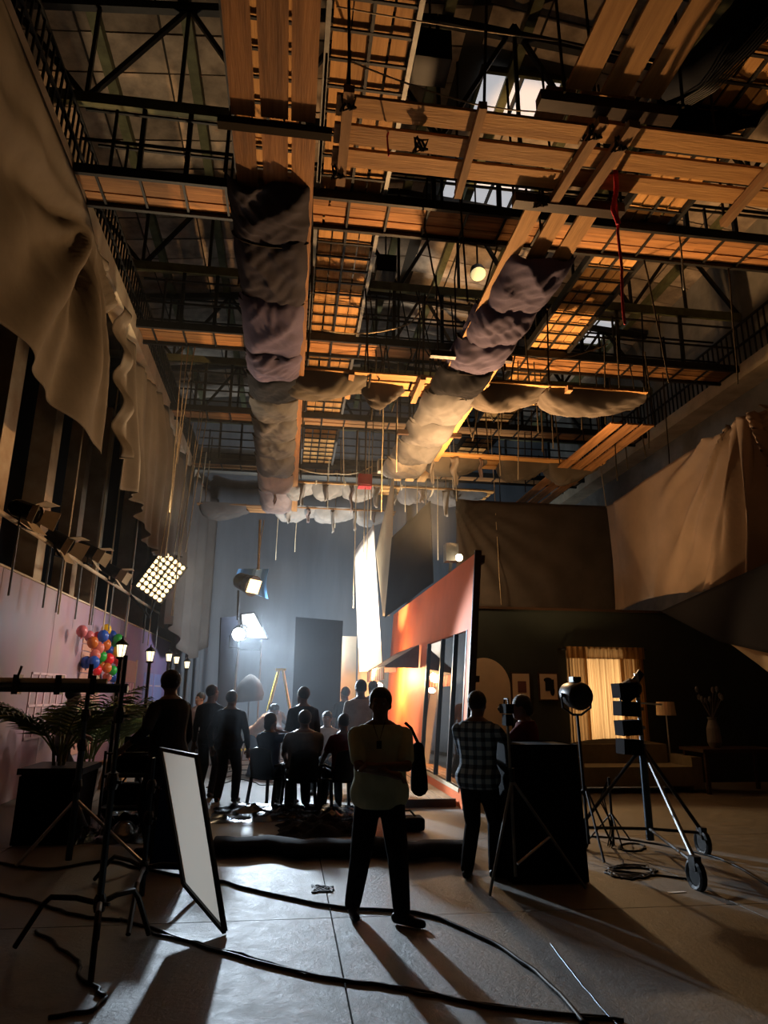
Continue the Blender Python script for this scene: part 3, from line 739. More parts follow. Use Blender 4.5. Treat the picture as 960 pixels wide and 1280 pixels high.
for x in (5.35, 7.55):
    for y in (12.6, 13.3): MB().bb(x-.03, x+.03, y-.03, y+.03, 0, .14).build('leg', M['darkwood'], so)
sp = aty(832, 885, 13.3)
la = thing('floor_lamp', 'slim floor lamp with tan drum shade right of the curtain', 'lamp', (sp.x, 13.3, 0))
MB().lathe([(.16, 0), (.16, .03), (.02, .05)], 16, (sp.x, 13.3, 0)).build('base', M['blackmetal'], la)
MB().tube([(sp.x, 13.3, .04), (sp.x, 13.3, 1.35)], .014, 8).build('pole', M['chrome'], la)
MB().lathe([(.19, 0), (.17, .26), (.16, .26), (.18, 0)], 20, (sp.x, 13.3, sp.z-.14)).build('shade', M['lampshade'], la)
vz = thing('dried_flower_vase', 'dim tall vase of dried flowers on a dark table at the right', 'vase', (aty(893, 925, 12.6).x, 12.6, .78))
vb = base_of(vz)
MB().lathe([(.09, 0), (.13, .1), (.12, .35), (.07, .5), (.09, .55)], 16, vb).build('vase_body', M['pot'], vz)
for i in range(9):
    a = i*.7; q = vb+V((.22*math.cos(a), .2*math.sin(a), .95+.12*math.sin(i*2)))
    MB().tube([vb+V((0, 0, .5)), q], .006, 4).ball(q, (.035, .035, .06), 7, 5).build('flower_stem', M['greycloth'], vz)
dt = thing('side_table', 'dark side table under the vase of dried flowers', 'table', (vb.x+.2, 12.6, 0))
MB().bb(vb.x-.5, vb.x+1.1, 12.2, 13.0, .72, .78).build('tabletop', M['darkwood'], dt)
for x in (-.42, 1.02):
    for y in (12.27, 12.93): MB().bb(vb.x+x-.03, vb.x+x+.03, y-.03, y+.03, 0, .72).build('leg', M['darkwood'], dt)

# ---- pink glossy street backdrop on the left
M['pinkwall'] = None
def pink_material():
    m = bpy.data.materials.new('pink_printed_vinyl'); m.use_nodes = True; nt = m.node_tree; L = nt.links.new
    b = nt.nodes['Principled BSDF']; tc = nt.nodes.new('ShaderNodeTexCoord'); sx = nt.nodes.new('ShaderNodeSeparateXYZ')
    L(tc.outputs['Object'], sx.inputs[0])
    mr = nt.nodes.new('ShaderNodeMapRange'); L(sx.outputs['Y'], mr.inputs[0]); mr.inputs[1].default_value = -11; mr.inputs[2].default_value = 11
    r = nt.nodes.new('ShaderNodeValToRGB'); L(mr.outputs[0], r.inputs[0]); e = r.color_ramp.elements
    e[0].position = 0; e[0].color = (.47, .39, .36, 1); e[1].position = 1; e[1].color = (.36, .27, .50, 1)  # violet end: bluish ambience at the far end put into the colour
    x = r.color_ramp.elements.new(.45); x.color = (.50, .34, .37, 1)
    n = nt.nodes.new('ShaderNodeTexNoise'); n.inputs['Scale'].default_value = 1.4; L(tc.outputs['Object'], n.inputs['Vector'])
    mix = nt.nodes.new('ShaderNodeMix'); mix.data_type = 'RGBA'; mix.blend_type = 'MULTIPLY'; mix.inputs[0].default_value = .35
    L(r.outputs[0], mix.inputs[6]); L(n.outputs['Color'], mix.inputs[7]); L(mix.outputs[2], b.inputs['Base Color'])
    b.inputs['Roughness'].default_value = .40; b.inputs['Specular IOR Level'].default_value = .18
    return m
M['pinkwall'] = pink_material()
pw = thing('pink_backdrop', 'long glossy pink street backdrop along the left, printed with house fronts', 'backdrop', (-4.37, 14.2, 0))
for i in range(9):
    y0 = 3.2+i*2.55
    MB().bb(-4.42, -4.33, y0, y0+2.53, 0, 3.5).build('flat_panel', M['pinkwall'], pw)
MB().bb(-4.43, -4.30, 3.2, 26.1, 3.5, 3.53).build('cap_strip', M['cream'], pw)
M['shutter'] = mat('printed_shutter', (.62, .33, .24), .35, var=.15, scale=3)
M['bluepanel'] = mat('printed_blue_panel', (.30, .33, .62), .35, var=.2, scale=3)
M['stripe_pale'] = mat('stripe_pale', (.75, .52, .55), .4); M['stripe_red'] = mat('stripe_rose', (.55, .22, .28), .4)
# shop front with slats, striped curtain window and blue door, all thin relief on the flat
for k in range(16):
    MB().bb(-4.325, -4.31, 15.3, 17.1, .45+k*.15, .58+k*.15).build('shutter_slat', M['shutter'], pw)
for k in range(12):
    MB().bb(-4.325, -4.305, 18.6+k*.17, 18.75+k*.17, 1.15, 1.95).build('curtain_stripe', M['stripe_pale' if k % 2 else 'stripe_red'], pw)
MB().bb(-4.325, -4.30, 18.5, 20.75, 1.97, 2.55).build('shop_fascia', M['shutter'], pw)
for y in (18.5, 20.7): MB().bb(-4.325, -4.29, y, y+.06, 1.1, 2.6).build('window_frame', M['cream'], pw)
MB().bb(-4.325, -4.29, 18.5, 20.76, 1.08, 1.14).build('window_frame', M['cream'], pw)
for y0 in (22.0, 23.7):
    MB().bb(-4.325, -4.31, y0, y0+1.4, .1, 2.3).build('blue_door', M['bluepanel'], pw)
    for k in range(4): MB().bb(-4.315, -4.295, y0+.1, y0+1.3, .4+k*.5, .44+k*.5).build('door_rail', M['stripe_pale'], pw)
for k in range(5): MB().bb(-4.325, -4.312, 12.6, 14.4, .9+k*.27, .94+k*.27).build('window_bar', M['stripe_pale'], pw)
for k in range(6): MB().bb(-4.325, -4.312, 12.6+k*.36, 12.64+k*.36, .9, 2.02).build('window_bar', M['stripe_pale'], pw)
# balloons
BC = dict(red=(.72, .015, .025), green=(.015, .36, .04), blue=(.02, .08, .40), yellow=(.80, .46, .01), salmon=(.62, .16, .12), orange=(.55, .13, .02), pink=(.62, .16, .18))
for k_, c_ in BC.items(): M['b_'+k_] = mat('balloon_'+k_, c_, .25)
BL = [('yellow', 133, 787, 'yellow balloon at the very top of the cluster'), ('blue', 129, 795, 'dark blue balloon under the top yellow one'), ('blue', 139.5, 795, 'dark blue balloon beside the green pair at the upper edge'),
 ('green', 147.5, 799, 'green balloon highest of the greens, close to the first street lamp'), ('green', 144.5, 804, 'green balloon just under the highest green one'), ('blue', 137, 813, 'blue balloon in the middle of the cluster'),
 ('yellow', 146, 814, 'yellow balloon next to the first street lamp post'), ('green', 127, 820.5, 'dark green balloon at the centre of the cluster'), ('red', 136, 824, 'bright red balloon right of the dark green one'),
 ('red', 146.5, 824, 'bright red balloon touching the lamp post'), ('red', 121.5, 838, 'red balloon low in the cluster above the boom'), ('green', 141, 838, 'green balloon lowest of the greens'),
 ('salmon', 134, 846, 'salmon balloon lowest in the cluster'), ('blue', 142, 846, 'small blue balloon at the bottom beside the salmon one'), ('blue', 117, 828, 'blue balloon at the lower back of the cluster'),
 ('blue', 108, 828, 'ball for a dull blue balloon reflection, outermost at the lower back'), ('pink', 102.5, 789, 'ball for a pale pink balloon reflection, set apart at the top back'), ('pink', 111.5, 795, 'rose balloon beside the pale pink one'),  # outermost blue and pale pink balls model reflections in the glossy wall
 ('red', 122, 796, 'red balloon among the top row beside the dark blue'), ('orange', 116, 803, 'orange balloon behind the top row'), ('salmon', 123.5, 810, 'salmon balloon in the middle back'),
 ('orange', 132, 806, 'brown-orange balloon in the upper middle'), ('salmon', 119, 819, 'dusty salmon balloon beside the dark green one'), ('orange', 127, 832, 'orange balloon below the dark green one'), ('orange', 134, 835, 'pale orange balloon above the lowest salmon one')]
for i, (c_, px_, py_, lb) in enumerate(BL):
    p = atx(px_, py_, -4.12+.1*math.sin(i*2.4))
    r = .112+.012*math.sin(i)
    b = MB().ball(p, (r, r, r*1.12), 14, 10).build('balloon', M['b_'+c_], smooth=True)
    tag(b, lb, 'balloon', 'balloon cluster on the pink backdrop')
    MB().lathe([(.012, 0), (.022, -.03), (.004, -.0)], 6, p+V((0, 0, -r*1.1))).build('knot', M['b_'+c_], b)

# ---- street lamps
def street_lamp(px_, py_, label, h=2.45):
    p = atz(px_, py_, h)
    r = thing('street_lamp', label, 'lamp', (p.x, p.y, 0), 0, 'prop street lamps along the pink backdrop')
    c = V((p.x, p.y, 0))
    MB().lathe([(.13, 0), (.13, .05), (.07, .12), (.055, .4), (.035, .45)], 12, c).build('base', M['blackmetal'], r)
    q = .62
    MB().tube([c+V((0, 0, .4)), c+V((0, 0, h-.5*q))], .03, 8).build('post', M['blackmetal'], r)
    MB().lathe([(.05*q, 0), (.11*q, .03*q), (.11*q, .06*q), (.05*q, .07*q)], 8, c+V((0, 0, h-.50*q))).build('collar', M['blackmetal'], r)
    ln_ = MB().lathe([(.075*q, 0), (.115*q, .26*q), (.1*q, .27*q)], 6, c+V((0, 0, h-.43*q))).build('lantern', M['lantern'], r)
    for k in range(6):
        a = k*PI/3; d = V((math.cos(a), math.sin(a), 0))
        MB().bar(c+d*.08*q+V((0, 0, h-.43*q)), c+d*.12*q+V((0, 0, h-.16*q)), .012*q).build('lantern_bar', M['blackmetal'], ln_)
    MB().lathe([(.16*q, 0), (.10*q, .08*q), (.03*q, .13*q), (.02*q, .17*q), (.006, .21*q)], 12, c+V((0, 0, h-.17*q))).build('cap', M['blackmetal'], r)
street_lamp(153.5, 797, 'black street lamp nearest the balloons')
street_lamp(189, 807, 'black street lamp second in the row, right of the balloon cluster', 2.5)
street_lamp(212, 812, 'street lamp third in the row at the end of the pink backdrop', 2.7)
street_lamp(221.5, 816, 'street lamp fourth in the row, beyond the pink backdrop end', 2.7)
street_lamp(234.5, 822, 'street lamp last in the row, by the back curtain folds', 2.6)

# ---- gallery pipe rail with lamp heads
gr = thing('gallery_pipe', 'long pale pipe rail with uprights above the pink backdrop', 'rail', (-3.95, 15, 3.5))
MB().tube([(-3.95, 5, 4.03), (-3.95, 24.6, 4.03)], .035, 8).build('top_pipe', M['ledge'], gr)
for i, px_ in enumerate((10, 55, 72, 97, 118, 140, 160, 184, 200)):
    p = atx(px_, 760, -3.95); MB().tube([(-3.97, p.y, 3.0), (-3.97, p.y, 4.03)], .016, 6).build('upright', M['steel_grey'], gr)
for px_ in (83, 122, 140, 168, 196):
    p = atx(px_, 700, -4.0); MB().tube([(-4.02, p.y, 3.0), (-4.0, p.y, 8.75)], .016, 6).build('tall_pole', M['cream'], gr)
def par_can(px_, py_, label, aim, sc=1.0, X=-3.8):
    p = atx(px_, py_, X); d = V(aim)-p; d.normalize()
    r = thing('spot_lamp', label, 'lamp', p, 0, 'lamp heads clamped along the gallery pipe')
    a = .13*sc
    hd_ = MB().lathe([(a*.7, -.3*sc), (a, -.22*sc), (a, .1*sc), (a*1.08, .1*sc), (a*1.08, .13*sc), (a*.9, .1*sc)], 16, p, d).build('lamp_body', M['blackmetal'], r)
    side = d.cross(V((0, 0, 1))).normalized()
    zt = max(4.05, p.z-.3)
    MB().tube([p+side*a*1.2, p+side*a*1.25+V((0, 0, -.25*sc)), p-side*a*1.25+V((0, 0, -.25*sc)), p-side*a*1.2], .012, 5).build('yoke', M['steel'], r)
    MB().tube([p+V((0, 0, -.25*sc)), V((-3.95, p.y, 4.05))], .02, 6).build('clamp', M['steel'], r)
    up_ = side.cross(d)
    for s_, ax in ((1, up_), (-1, up_), (1, side), (-1, side)):
        oth = side if ax is up_ else up_
        c = p+d*.13*sc+ax*s_*a
        q = [c-oth*a*.8, c+oth*a*.8, c+oth*a*1.1+d*.2*sc+ax*s_*.10*sc, c-oth*a*1.1+d*.2*sc+ax*s_*.10*sc]
        MB().prism(q, .006).build('barn_door', M['ledge'], hd_)
par_can(36, 640, 'black lamp head with lit barn doors, first on the gallery pipe', (2, 8, 2))
par_can(78, 678, 'black lamp head second along the gallery pipe, doors half closed', (2, 10, 1))
par_can(114, 690, 'black lamp head third along the gallery pipe beside the brown columns', (3, 13, 1), .95)
par_can(143, 715, 'black lamp head last along the gallery pipe, before the bulb panel', (3, 15, 1), .95)

# ---- panel of bulbs
bp_ = aty(201, 720, 17.2)
bpn = thing('bulb_panel', 'tilted panel lamp of many warm bulbs below the far left drape', 'lamp', bp_)
Rb = Matrix.Rotation(rad(38), 3, 'Z') @ Matrix.Rotation(rad(16), 3, 'X') @ Matrix.Rotation(rad(26), 3, 'Y')
MB().box(bp_+Rb @ V((0, .08, 0)), (.86, .12, 1.12), Rb).build('housing', M['blackmetal'], bpn)
bulb = meshdata(MB().ball((0, 0, 0), (.055, .045, .055), 10, 6), 'bulb', M['bulb_warm'], True)
for i in range(6):
    for j in range(8):
        inst('bulb', bulb, bpn, Rb @ V((-.35+i*.14, -.02, -.48+j*.137)))
for i in (0, 1, 2): MB().box(bp_+Rb @ V((-.42+i*.42, -.03, 0)), (.02, .1, 1.12), Rb).build('frame_bar', M['blackmetal'], bpn)
for i in range(5): MB().box(bp_+Rb @ V((0, -.03, -.55+i*.275)), (.86, .1, .02), Rb).build('frame_bar', M['blackmetal'], bpn)
MB().tube([bp_+V((-.1, .1, -.6)), bp_+V((-.2, .2, -1.0)), (-3.95, 17.4, 4.03)], .03, 6).build('yoke', M['steel'], bpn)
for dx in (.25, .0): MB().tube([bp_+V((dx, .1, .55)), bp_+V((dx+.15, .3, 4.2))], .012, 5).build('hanging_cable', M['rope'], bpn)

# ---- HMI lamp, its panel and the blue-gelled lamp above
hm = thing('back_lamp', 'blazing blue-white lamp head at the back of the stage', 'lamp', HMI)
MB().lathe([(.16, .05), (.19, .1), (.19, .5), (.12, .6)], 16, HMI, (.1, 1, .25)).build('lamp_body', M['blackmetal'], hm)
MB().lathe([(.15, 0), (.15, .03), (.02, .04)], 16, HMI, (.1, 1, .25)).build('lens', M['bulb_hmi'], hm)
MB().tube([(HMI.x-.22, 17.3, HMI.z), (HMI.x-.22, 17.3, HMI.z-.3), (HMI.x+.22, 17.3, HMI.z-.3), (HMI.x+.22, 17.3, HMI.z)], .018, 5).build('yoke', M['steel'], hm)
MB().tube([(HMI.x, 17.3, HMI.z-.3), (HMI.x-.08, 17.3, 0.5)], .028, 8).build('stand_pole', M['steel_grey'], hm)
for a in (0.3, 2.4, 4.5): MB().tube([(HMI.x-.07, 17.3, .9), (HMI.x-.07+.6*math.cos(a), 17.3+.6*math.sin(a), .02)], .018, 6).build('leg', M['steel_grey'], hm)
dp = thing('white_panel', 'tilted white panel right of the back lamp, its glow standing for reflected lamp light', 'lamp', aty(318, 785, 17.9))
c4 = [aty(301, 768, 17.6), aty(318, 766, 17.6), aty(335, 799, 17.2), aty(303, 797, 17.2)]
M['panelglow'] = emat('reflected_lamp_glow', (.85, .93, 1.0), 2.2)  # emission stands in for the back lamp reflected in a white panel
MB().prism(c4, .02).build('panel_face', M['panelglow'], dp)
for i in range(4): MB().bar(c4[i], c4[(i+1) % 4], .04).build('frame_bar', M['blackmetal'], dp)
p = aty(327, 800, 17.4)
MB().tube([p, (p.x, 17.45, 0.02)], .022, 6).build('stand_pole', M['steel_grey'], dp)
MB().box(aty(313, 806, 17.3), (.5, .3, .25)).build('ballast', M['blackplastic'], dp)
gl_ = thing('gelled_lamp', 'black lamp with lit louvres and blue gel sheet, hung from the left platform', 'lamp', aty(312, 730, 17.5))
g0 = aty(303, 727, 17.5); gd = V((.75, -.65, -.38)).normalized()
MB().lathe([(.14, -.2), (.2, -.12), (.22, .12), (.2, .2)], 16, g0, gd).build('lamp_body', M['blackmetal'], gl_)
for i in range(4):
    q = g0+gd*.44+frame(gd) @ V((0, (i-1.5)*.10, 0))
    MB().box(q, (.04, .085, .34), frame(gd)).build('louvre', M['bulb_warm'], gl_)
MB().lathe([(.23, .2), (.27, .42), (.25, .42)], 16, g0, gd).build('hood', M['blackmetal'], gl_)
solid(MB().sheet(lambda u, v: aty(298+38*u-3*math.sin(v*3), 711+ (24+14*u)*v, 17.9+.1*math.sin(u*9)), 10, 8).build('gel_sheet', M['bluegel'], gl_), .004)
MB().tube([aty(298, 738, 17.5), aty(297, 775, 17.5)], .03, 6).build('yoke_arm', M['steel'], gl_)
MB().tube([aty(323, 712, 17.7), aty(325, 650, 18.0)], .035, 6).tube([aty(321, 712, 17.7), aty(330, 650, 18.0)], .012, 5).build('hanging_pole', M['rope'], gl_)
bf = thing('narrow_black_flat', 'narrow black flat standing left of the back lamp', 'flat', (aty(287, 870, 18).x, 18.1, 0))
MB().prism([aty(276, 772, 18), aty(297, 770, 18.3), (aty(297, 880, 18.3).x, 18.3, 0), (aty(274, 880, 18).x, 18, 0)], .05).build('panel', M['blackflat'], bf)
MB().bar((base_of(bf).x, 18.3, .05), (base_of(bf).x, 18.9, .05), .05).build('brace', M['darkwood'], bf)
bk = thing('black_flat', 'tall black flat standing in the middle of the stage', 'flat', (.66, 16, 0))
MB().prism([(.12, 16, .02), (1.17, 16.05, .02), (1.22, 16.05, 3.36), (.12, 16, 3.42)], .06).build('panel', M['blackflat'], bk)
for x in (.25, 1.1): MB().bar((x, 16.08, 1.6), (x, 17.1, .05), .05).build('brace', M['darkwood'], bk)
# covered lamp head under the white panel
cv = thing('covered_lamp', 'lamp head under a brown dust cover on a thin stand near the ladder', 'lamp', (aty(313, 860, 16.5).x, 16.5, 0))
c = aty(312, 860, 16.5)
cov = MB().lathe([(.30, -.30), (.34, -.16), (.30, .02), (.22, .16), (.10, .27), (.02, .31)], 24, c)
for p_ in cov.v:
    q_ = p_-c; k_ = 1+.14*math.sin(math.atan2(q_.y, q_.x)*5)*max(0, .3-q_.z)+.1*nz(q_.x*4, q_.y*4, q_.z*4); p_.x = c.x+q_.x*k_; p_.y = c.y+q_.y*k_; p_.z += .10*q_.x
cov.build('dust_cover', M['canvas_dk'], cv, True)
MB().tube([c, (c.x, 16.5, .5)], .02, 6).build('stand_pole', M['steel_grey'], cv)
for a in (0.3, 2.4, 4.5): MB().tube([(c.x, 16.5, .8), (c.x+.5*math.cos(a), 16.5+.5*math.sin(a), .02)], .016, 6).build('leg', M['steel_grey'], cv)
# terrace lamp by the awning and small lamp on top of the orange wall
tl = thing('open_face_lamp', 'glaring small warm lamp beside the awning at the far end of the orange wall', 'lamp', (2.2, 17.3, 0))
pz = aty(474, 857, 17.2)
MB().box(pz+V((0, .16, 0)), (.22, .1, .16)).build('lamp_body', M['blackmetal'], tl)
MB().ball(pz, (.09, .05, .07), 10, 6).build('bulb', M['bulb_hot'], tl)
MB().tube([pz+V((0, .18, 0)), (pz.x, 17.4, 0.02)], .02, 6).build('stand_pole', M['steel'], tl)
wl = thing('wall_top_lamp', 'small bright lamp clamped on the top edge of the orange wall', 'lamp', (3.08, 12.9, 4.0))
MB().box((3.1, 12.95, 4.42), (.25, .25, .35)).build('lamp_body', M['steel_grey'], wl)
MB().ball(aty(574, 697, 12.6), .07, 10, 6).build('bulb', M['bulb_hot'], wl)
MB().bar((3.1, 12.95, 4.3), (3.06, 12.95, 3.95), .05).build('clamp', M['steel'], wl)
# ladder
ld = thing('step_ladder', 'yellow A-shaped step ladder by the black flat', 'ladder', (aty(353, 940, 16.8).x, 16.8, 0))
ap = aty(351, 838, 16.8); fl_ = (-.42, .42)
for sy in (-.22, .22):
    for s_ in (-1, 1):
        MB().bar((ap.x+s_*.05, 16.8+sy*.5, ap.z), (ap.x+s_*.55, 16.8+sy, 0.0), .10, .05).build('rail', M['yellow'], ld)
for i in range(7):
    t = (i+1)/8
    MB().bar((ap.x-.05-.5*t, 16.8-.11-.11*t, ap.z*(1-t)), (ap.x-.05-.5*t, 16.8+.11+.11*t, ap.z*(1-t)), .08, .03).build('step', M['yellow'], ld)
MB().box((ap.x, 16.8, ap.z+.02), (.24, .3, .05)).build('top_cap', M['yellow'], ld)

# ================================================================ palms
def frond(root, base, az, L, droop, m, lean=.9, nl=17):
    d = V((math.cos(az), math.sin(az), 0)); mb = MB(); pts = []
    for i in range(11):
        t = i/10; pts.append(base+d*(L*t*lean*(.45+.55*t))+V((0, 0, L*(t*1.0-droop*t*t))))
    mb.tube(pts, [.012*(1-.8*i/10) for i in range(11)], 4)
    for i in range(nl):
        t = .22+.76*i/nl; k = t*10; a = int(k); p = pts[a].lerp(pts[min(10, a+1)], k-a); tang = (pts[min(10, a+1)]-pts[a]).normalized()
        side = tang.cross(V((0, 0, 1))).normalized()
        for s_ in (-1, 1):
            ll = L*.30*math.sin(PI*(.18+.80*t))+.06
            tip = p+(side*s_*.8+tang*.75+V((0, 0, -.25+random.uniform(-.12, .1)))).normalized()*ll
            w = tang*.016+V((0, 0, .004)); mid = (p+tip)/2+V((0, 0, .025))
            mb.add([p-w*.5, p+w*.5, mid+w, tip, mid-w], [(0, 1, 2, 4), (4, 2, 3)])
    mb.build('frond', M[m], root)
def palm(name, label, loc, h, n, seed, m='greenleaf', spread=1.0, cat='plant'):
    random.seed(seed); r = thing(name, label, cat, loc)
    b = V(loc)
    for i in range(4):
        a = i*1.7; MB().tube([b+V((.05*math.cos(a), .05*math.sin(a), 0)), b+V((.1*math.cos(a), .1*math.sin(a), h*.3))], [.022, .014], 6).build('stem', M['stem'], r)
    for i in range(n):
        a = 2*PI*i/n+random.uniform(-.3, .3)
        frond(r, b+V((.06*math.cos(a), .06*math.sin(a), h*.12)), a, h*random.uniform(.72, 1.0), random.uniform(.25, .55), m, spread*random.uniform(.7, 1.1))
    return r
def fblock(px0, px1, py_base, dep, ht, name, label, m, cat):
    a = atz(px0, py_base, 0); b = atz(px1, py_base, 0)
    return a, b
A = atz(12, 1058, 0); B = atz(80, 1060, 0)
pb = thing('black_planter', 'big black cloth-wrapped box planter at the left', 'planter', ((A.x+B.x)/2, A.y+.4, 0))
MB().prism([(A.x, A.y, 0.01), (B.x, A.y, .01), (B.x+.06, A.y, .80), (A.x+.03, A.y, .82)], .03).prism([(A.x, A.y+.75, 0.01), (B.x, A.y+.75, .01), (B.x+.06, A.y+.75, .80), (A.x+.03, A.y+.75, .82)], .03).bb(A.x, B.x+.03, A.y, A.y+.75, .02, .74).build('box_body', M['black'], pb)
MB().bb(A.x-.02, B.x+.08, A.y-.04, A.y+.8, .76, .83).build('rim', M['blackplastic'], pb)
palm('potted_palm', 'dark spreading areca palm growing from the black box planter', ((A.x+B.x)/2, A.y+.35, .80), 1.25, 12, 5, spread=1.15)
C_ = atz(106, 996, 0)
pt = thing('plant_pot', 'tapered grey pot behind the black planter', 'pot', (C_.x, C_.y, 0))
MB().lathe([(.15, 0), (.23, .42), (.26, .42), (.26, .48), (.22, .48), (.2, .40)], 18, (C_.x, C_.y, 0)).build('pot_body', M['pot'], pt)
palm('potted_palm', 'bushy green palm in the tapered grey pot', (C_.x, C_.y, .42), 1.5, 16, 9, spread=.8)
D_ = atz(176, 962, 0)
pt2 = thing('plant_pot', 'small grey pot nearest the second street lamp', 'pot', (D_.x, D_.y, 0))
MB().lathe([(.14, 0), (.2, .36), (.23, .36), (.23, .42), (.18, .4)], 16, (D_.x, D_.y, 0)).build('pot_body', M['pot'], pt2)
palm('potted_palm', 'yellow-green palm by the second street lamp', (D_.x, D_.y, .38), 1.5, 11, 12, 'yellowleaf', .7)
E_ = atz(140, 985, 0)
pt3 = thing('plant_pot', 'square brown pot left of the equipment cart', 'pot', (E_.x, E_.y, 0))
MB().bb(E_.x-.2, E_.x+.2, E_.y-.2, E_.y+.2, 0, .42).bb(E_.x-.23, E_.x+.23, E_.y-.23, E_.y+.23, .42, .48).build('pot_body', M['batten'], pt3)
palm('potted_palm', 'tall thin-leaved palm in the square brown pot, beneath the balloons', (E_.x, E_.y, .44), 1.45, 13, 21, spread=.75)
random.seed(99)
#--SECTION3--
# ================================================================ people
def evaluated(mb, voxel, smooth_it=4):
    me = bpy.data.meshes.new('tmp'); me.from_pydata([tuple(p) for p in mb.v], [], mb.f); me.update()
    o = bpy.data.objects.new('tmp', me); COL.objects.link(o)
    md = o.modifiers.new('r', 'REMESH'); md.mode = 'VOXEL'; md.voxel_size = voxel; md.use_smooth_shade = True
    sm = o.modifiers.new('s', 'SMOOTH'); sm.factor = .5; sm.iterations = smooth_it
    bpy.context.view_layer.update()
    dg = bpy.context.evaluated_depsgraph_get()
    r = bpy.data.meshes.new_from_object(o.evaluated_get(dg))
    bpy.data.objects.remove(o); bpy.data.meshes.remove(me)
    r.polygons.foreach_set('use_smooth', [True]*len(r.polygons))
    return r
def ik(a, b, l1, l2, pole):
    d = b-a; L = min(max(d.length, .05), (l1+l2)*.998); dn = d.normalized(); b = a+dn*L
    x = (l1*l1-l2*l2+L*L)/(2*L); h = math.sqrt(max(0, l1*l1-x*x))
    p = V(pole); p = (p-dn*p.dot(dn)); p = p.normalized() if p.length > 1e-4 else dn.orthogonal().normalized()
    return a+dn*x+p*h, b
def loft(mb, rings, n=18):
    vs = []; fs = []
    for c, ax, ay in rings:
        for k in range(n):
            t = 2*PI*k/n; vs.append(V(c)+V(ax)*math.cos(t)+V(ay)*math.sin(t))
    for i in range(len(rings)-1):
        for k in range(n):
            k2 = (k+1) % n; fs.append((i*n+k, i*n+k2, (i+1)*n+k2, (i+1)*n+k))
    fs.append(tuple(range(n-1, -1, -1))); fs.append(tuple((len(rings)-1)*n+k for k in range(n)))
    mb.add(vs, fs)
def person(label, loc, rz, h=1.72, fat=1.0, lean=0, side=0, turn=0, nod=0, lh=None, rh=None, lf=None, rf=None, seat=None,
           shirt='sh_dark', trousers='tr_dark', skin='skin', sleeve=.62, vox=.013, hairlen=0, belly=0, lpole=(-.6, -.6, -.5), rpole=(.6, -.6, -.5),
           lft=.12, rft=-.12, tuck=True, cap=None, shoe='blackplastic', group=None):
    """front is +Y of the figure, its right hand +X"""
    s = h/1.75
    pz = seat if seat else .95*s
    P = V((0, 0, pz)); R = Matrix.Rotation(rad(-lean), 3, 'X') @ Matrix.Rotation(rad(side), 3, 'Y')
    def T(x, y, z): return P+R @ V((x*s, y*s, z*s))
    def rings(extra, lo, hi):
        pr = [(-.13, .135, .10, 0), (-.06, .165, .115, -.005), (0, .168, .118, -.005), (.10, .152+belly*.3, .108+belly*.5, .01+belly*.4), (.20, .155+belly*.3, .110+belly*.5, .012+belly*.4), (.32, .170, .118, .005),
              (.41, .180, .112, -.005), (.47, .165, .092, -.012), (.515, .125, .082, -.015), (.55, .078, .070, -.01)]
        out = []
        for z, rx, ry, oy in pr:
            if lo <= z <= hi:
                out.append((T(0, oy, z), R @ V((rx*fat*s+extra+(.028 if z < .05 and extra > .01 and not tuck else 0), 0, 0)), R @ V((0, ry*fat*s+extra+(.028 if z < .05 and extra > .01 and not tuck else 0), 0))))
        return out
    SL, SR = T(-.178*fat**.6, -.01, .425), T(.178*fat**.6, -.01, .425)
    HL, HR = T(-.092, 0, -.06), T(.092, 0, -.06)
    tf = V((0, .46, .08)) if seat else V((0, 0, .08*s))
    FL = V(lf) if lf else V((-.11*s, tf.y, .085*s)); FR = V(rf) if rf else V((.11*s, tf.y, .085*s))
    kp = (0, 1, .5) if seat else (0, 1, .1)
    KL, FL = ik(HL, FL, .44*s, .43*s, kp); KR, FR = ik(HR, FR, .44*s, .43*s, kp)
    lh = V(lh)*s if lh else T(-.26, .04, -.13); rh = V(rh)*s if rh else T(.26, .04, -.13)
    EL, WL = ik(SL, lh, .30*s, .265*s, R @ V(lpole)); ER, WR = ik(SR, rh, .30*s, .265*s, R @ V(rpole))
    nb = T(0, -.01, .53); hr = R @ Matrix.Rotation(rad(turn), 3, 'Z') @ Matrix.Rotation(rad(-nod), 3, 'X')
    hc = nb+hr @ V((0, .03*s, .135*s)); hs = s*1.10
    def Hh(x, y, z): return hc+hr @ V((x*hs, y*hs, z*hs))
    B = MB(); loft(B, rings(-.012, -.2, .6))
    for S_, E_, W_, sg in ((SL, EL, WL, -1), (SR, ER, WR, 1)):
        B.limb(S_, E_, .052*s, .041*s).limb(E_, W_, .042*s, .028*s)
        d = (W_-E_).normalized(); up_ = d.cross(V((0, 0, 1))); up_ = up_.normalized() if up_.length > .1 else V((1, 0, 0)); ot = up_.cross(d)
        k = W_+d*.085*s
        B.limb(W_, k, .028*s, .032*s).limb(W_+up_*.015*s, k+up_*.022*s, .022*s, .02*s).limb(W_-up_*.015*s, k-up_*.022*s, .022*s, .02*s)
        fr = max(.0095, vox*.85)
        for q, ll in ((-.033, .060), (-.011, .072), (.011, .076), (.033, .068)):
            a = k+up_*q*s; b = a+d*ll*.55*s-ot*.012*s; c = b+d*ll*.42*s-ot*.028*s
            B.limb(a, b, fr, fr*.95, 8).limb(b, c, fr*.95, fr*.8, 8)
        a = W_+d*.03*s-up_*sg*.02*s; b = a+d*.035*s-up_*sg*.045*s-ot*.01*s
        B.limb(a, b, fr*1.15, fr, 8).limb(b, b+d*.035*s-ot*.008*s, fr, fr*.85, 8)
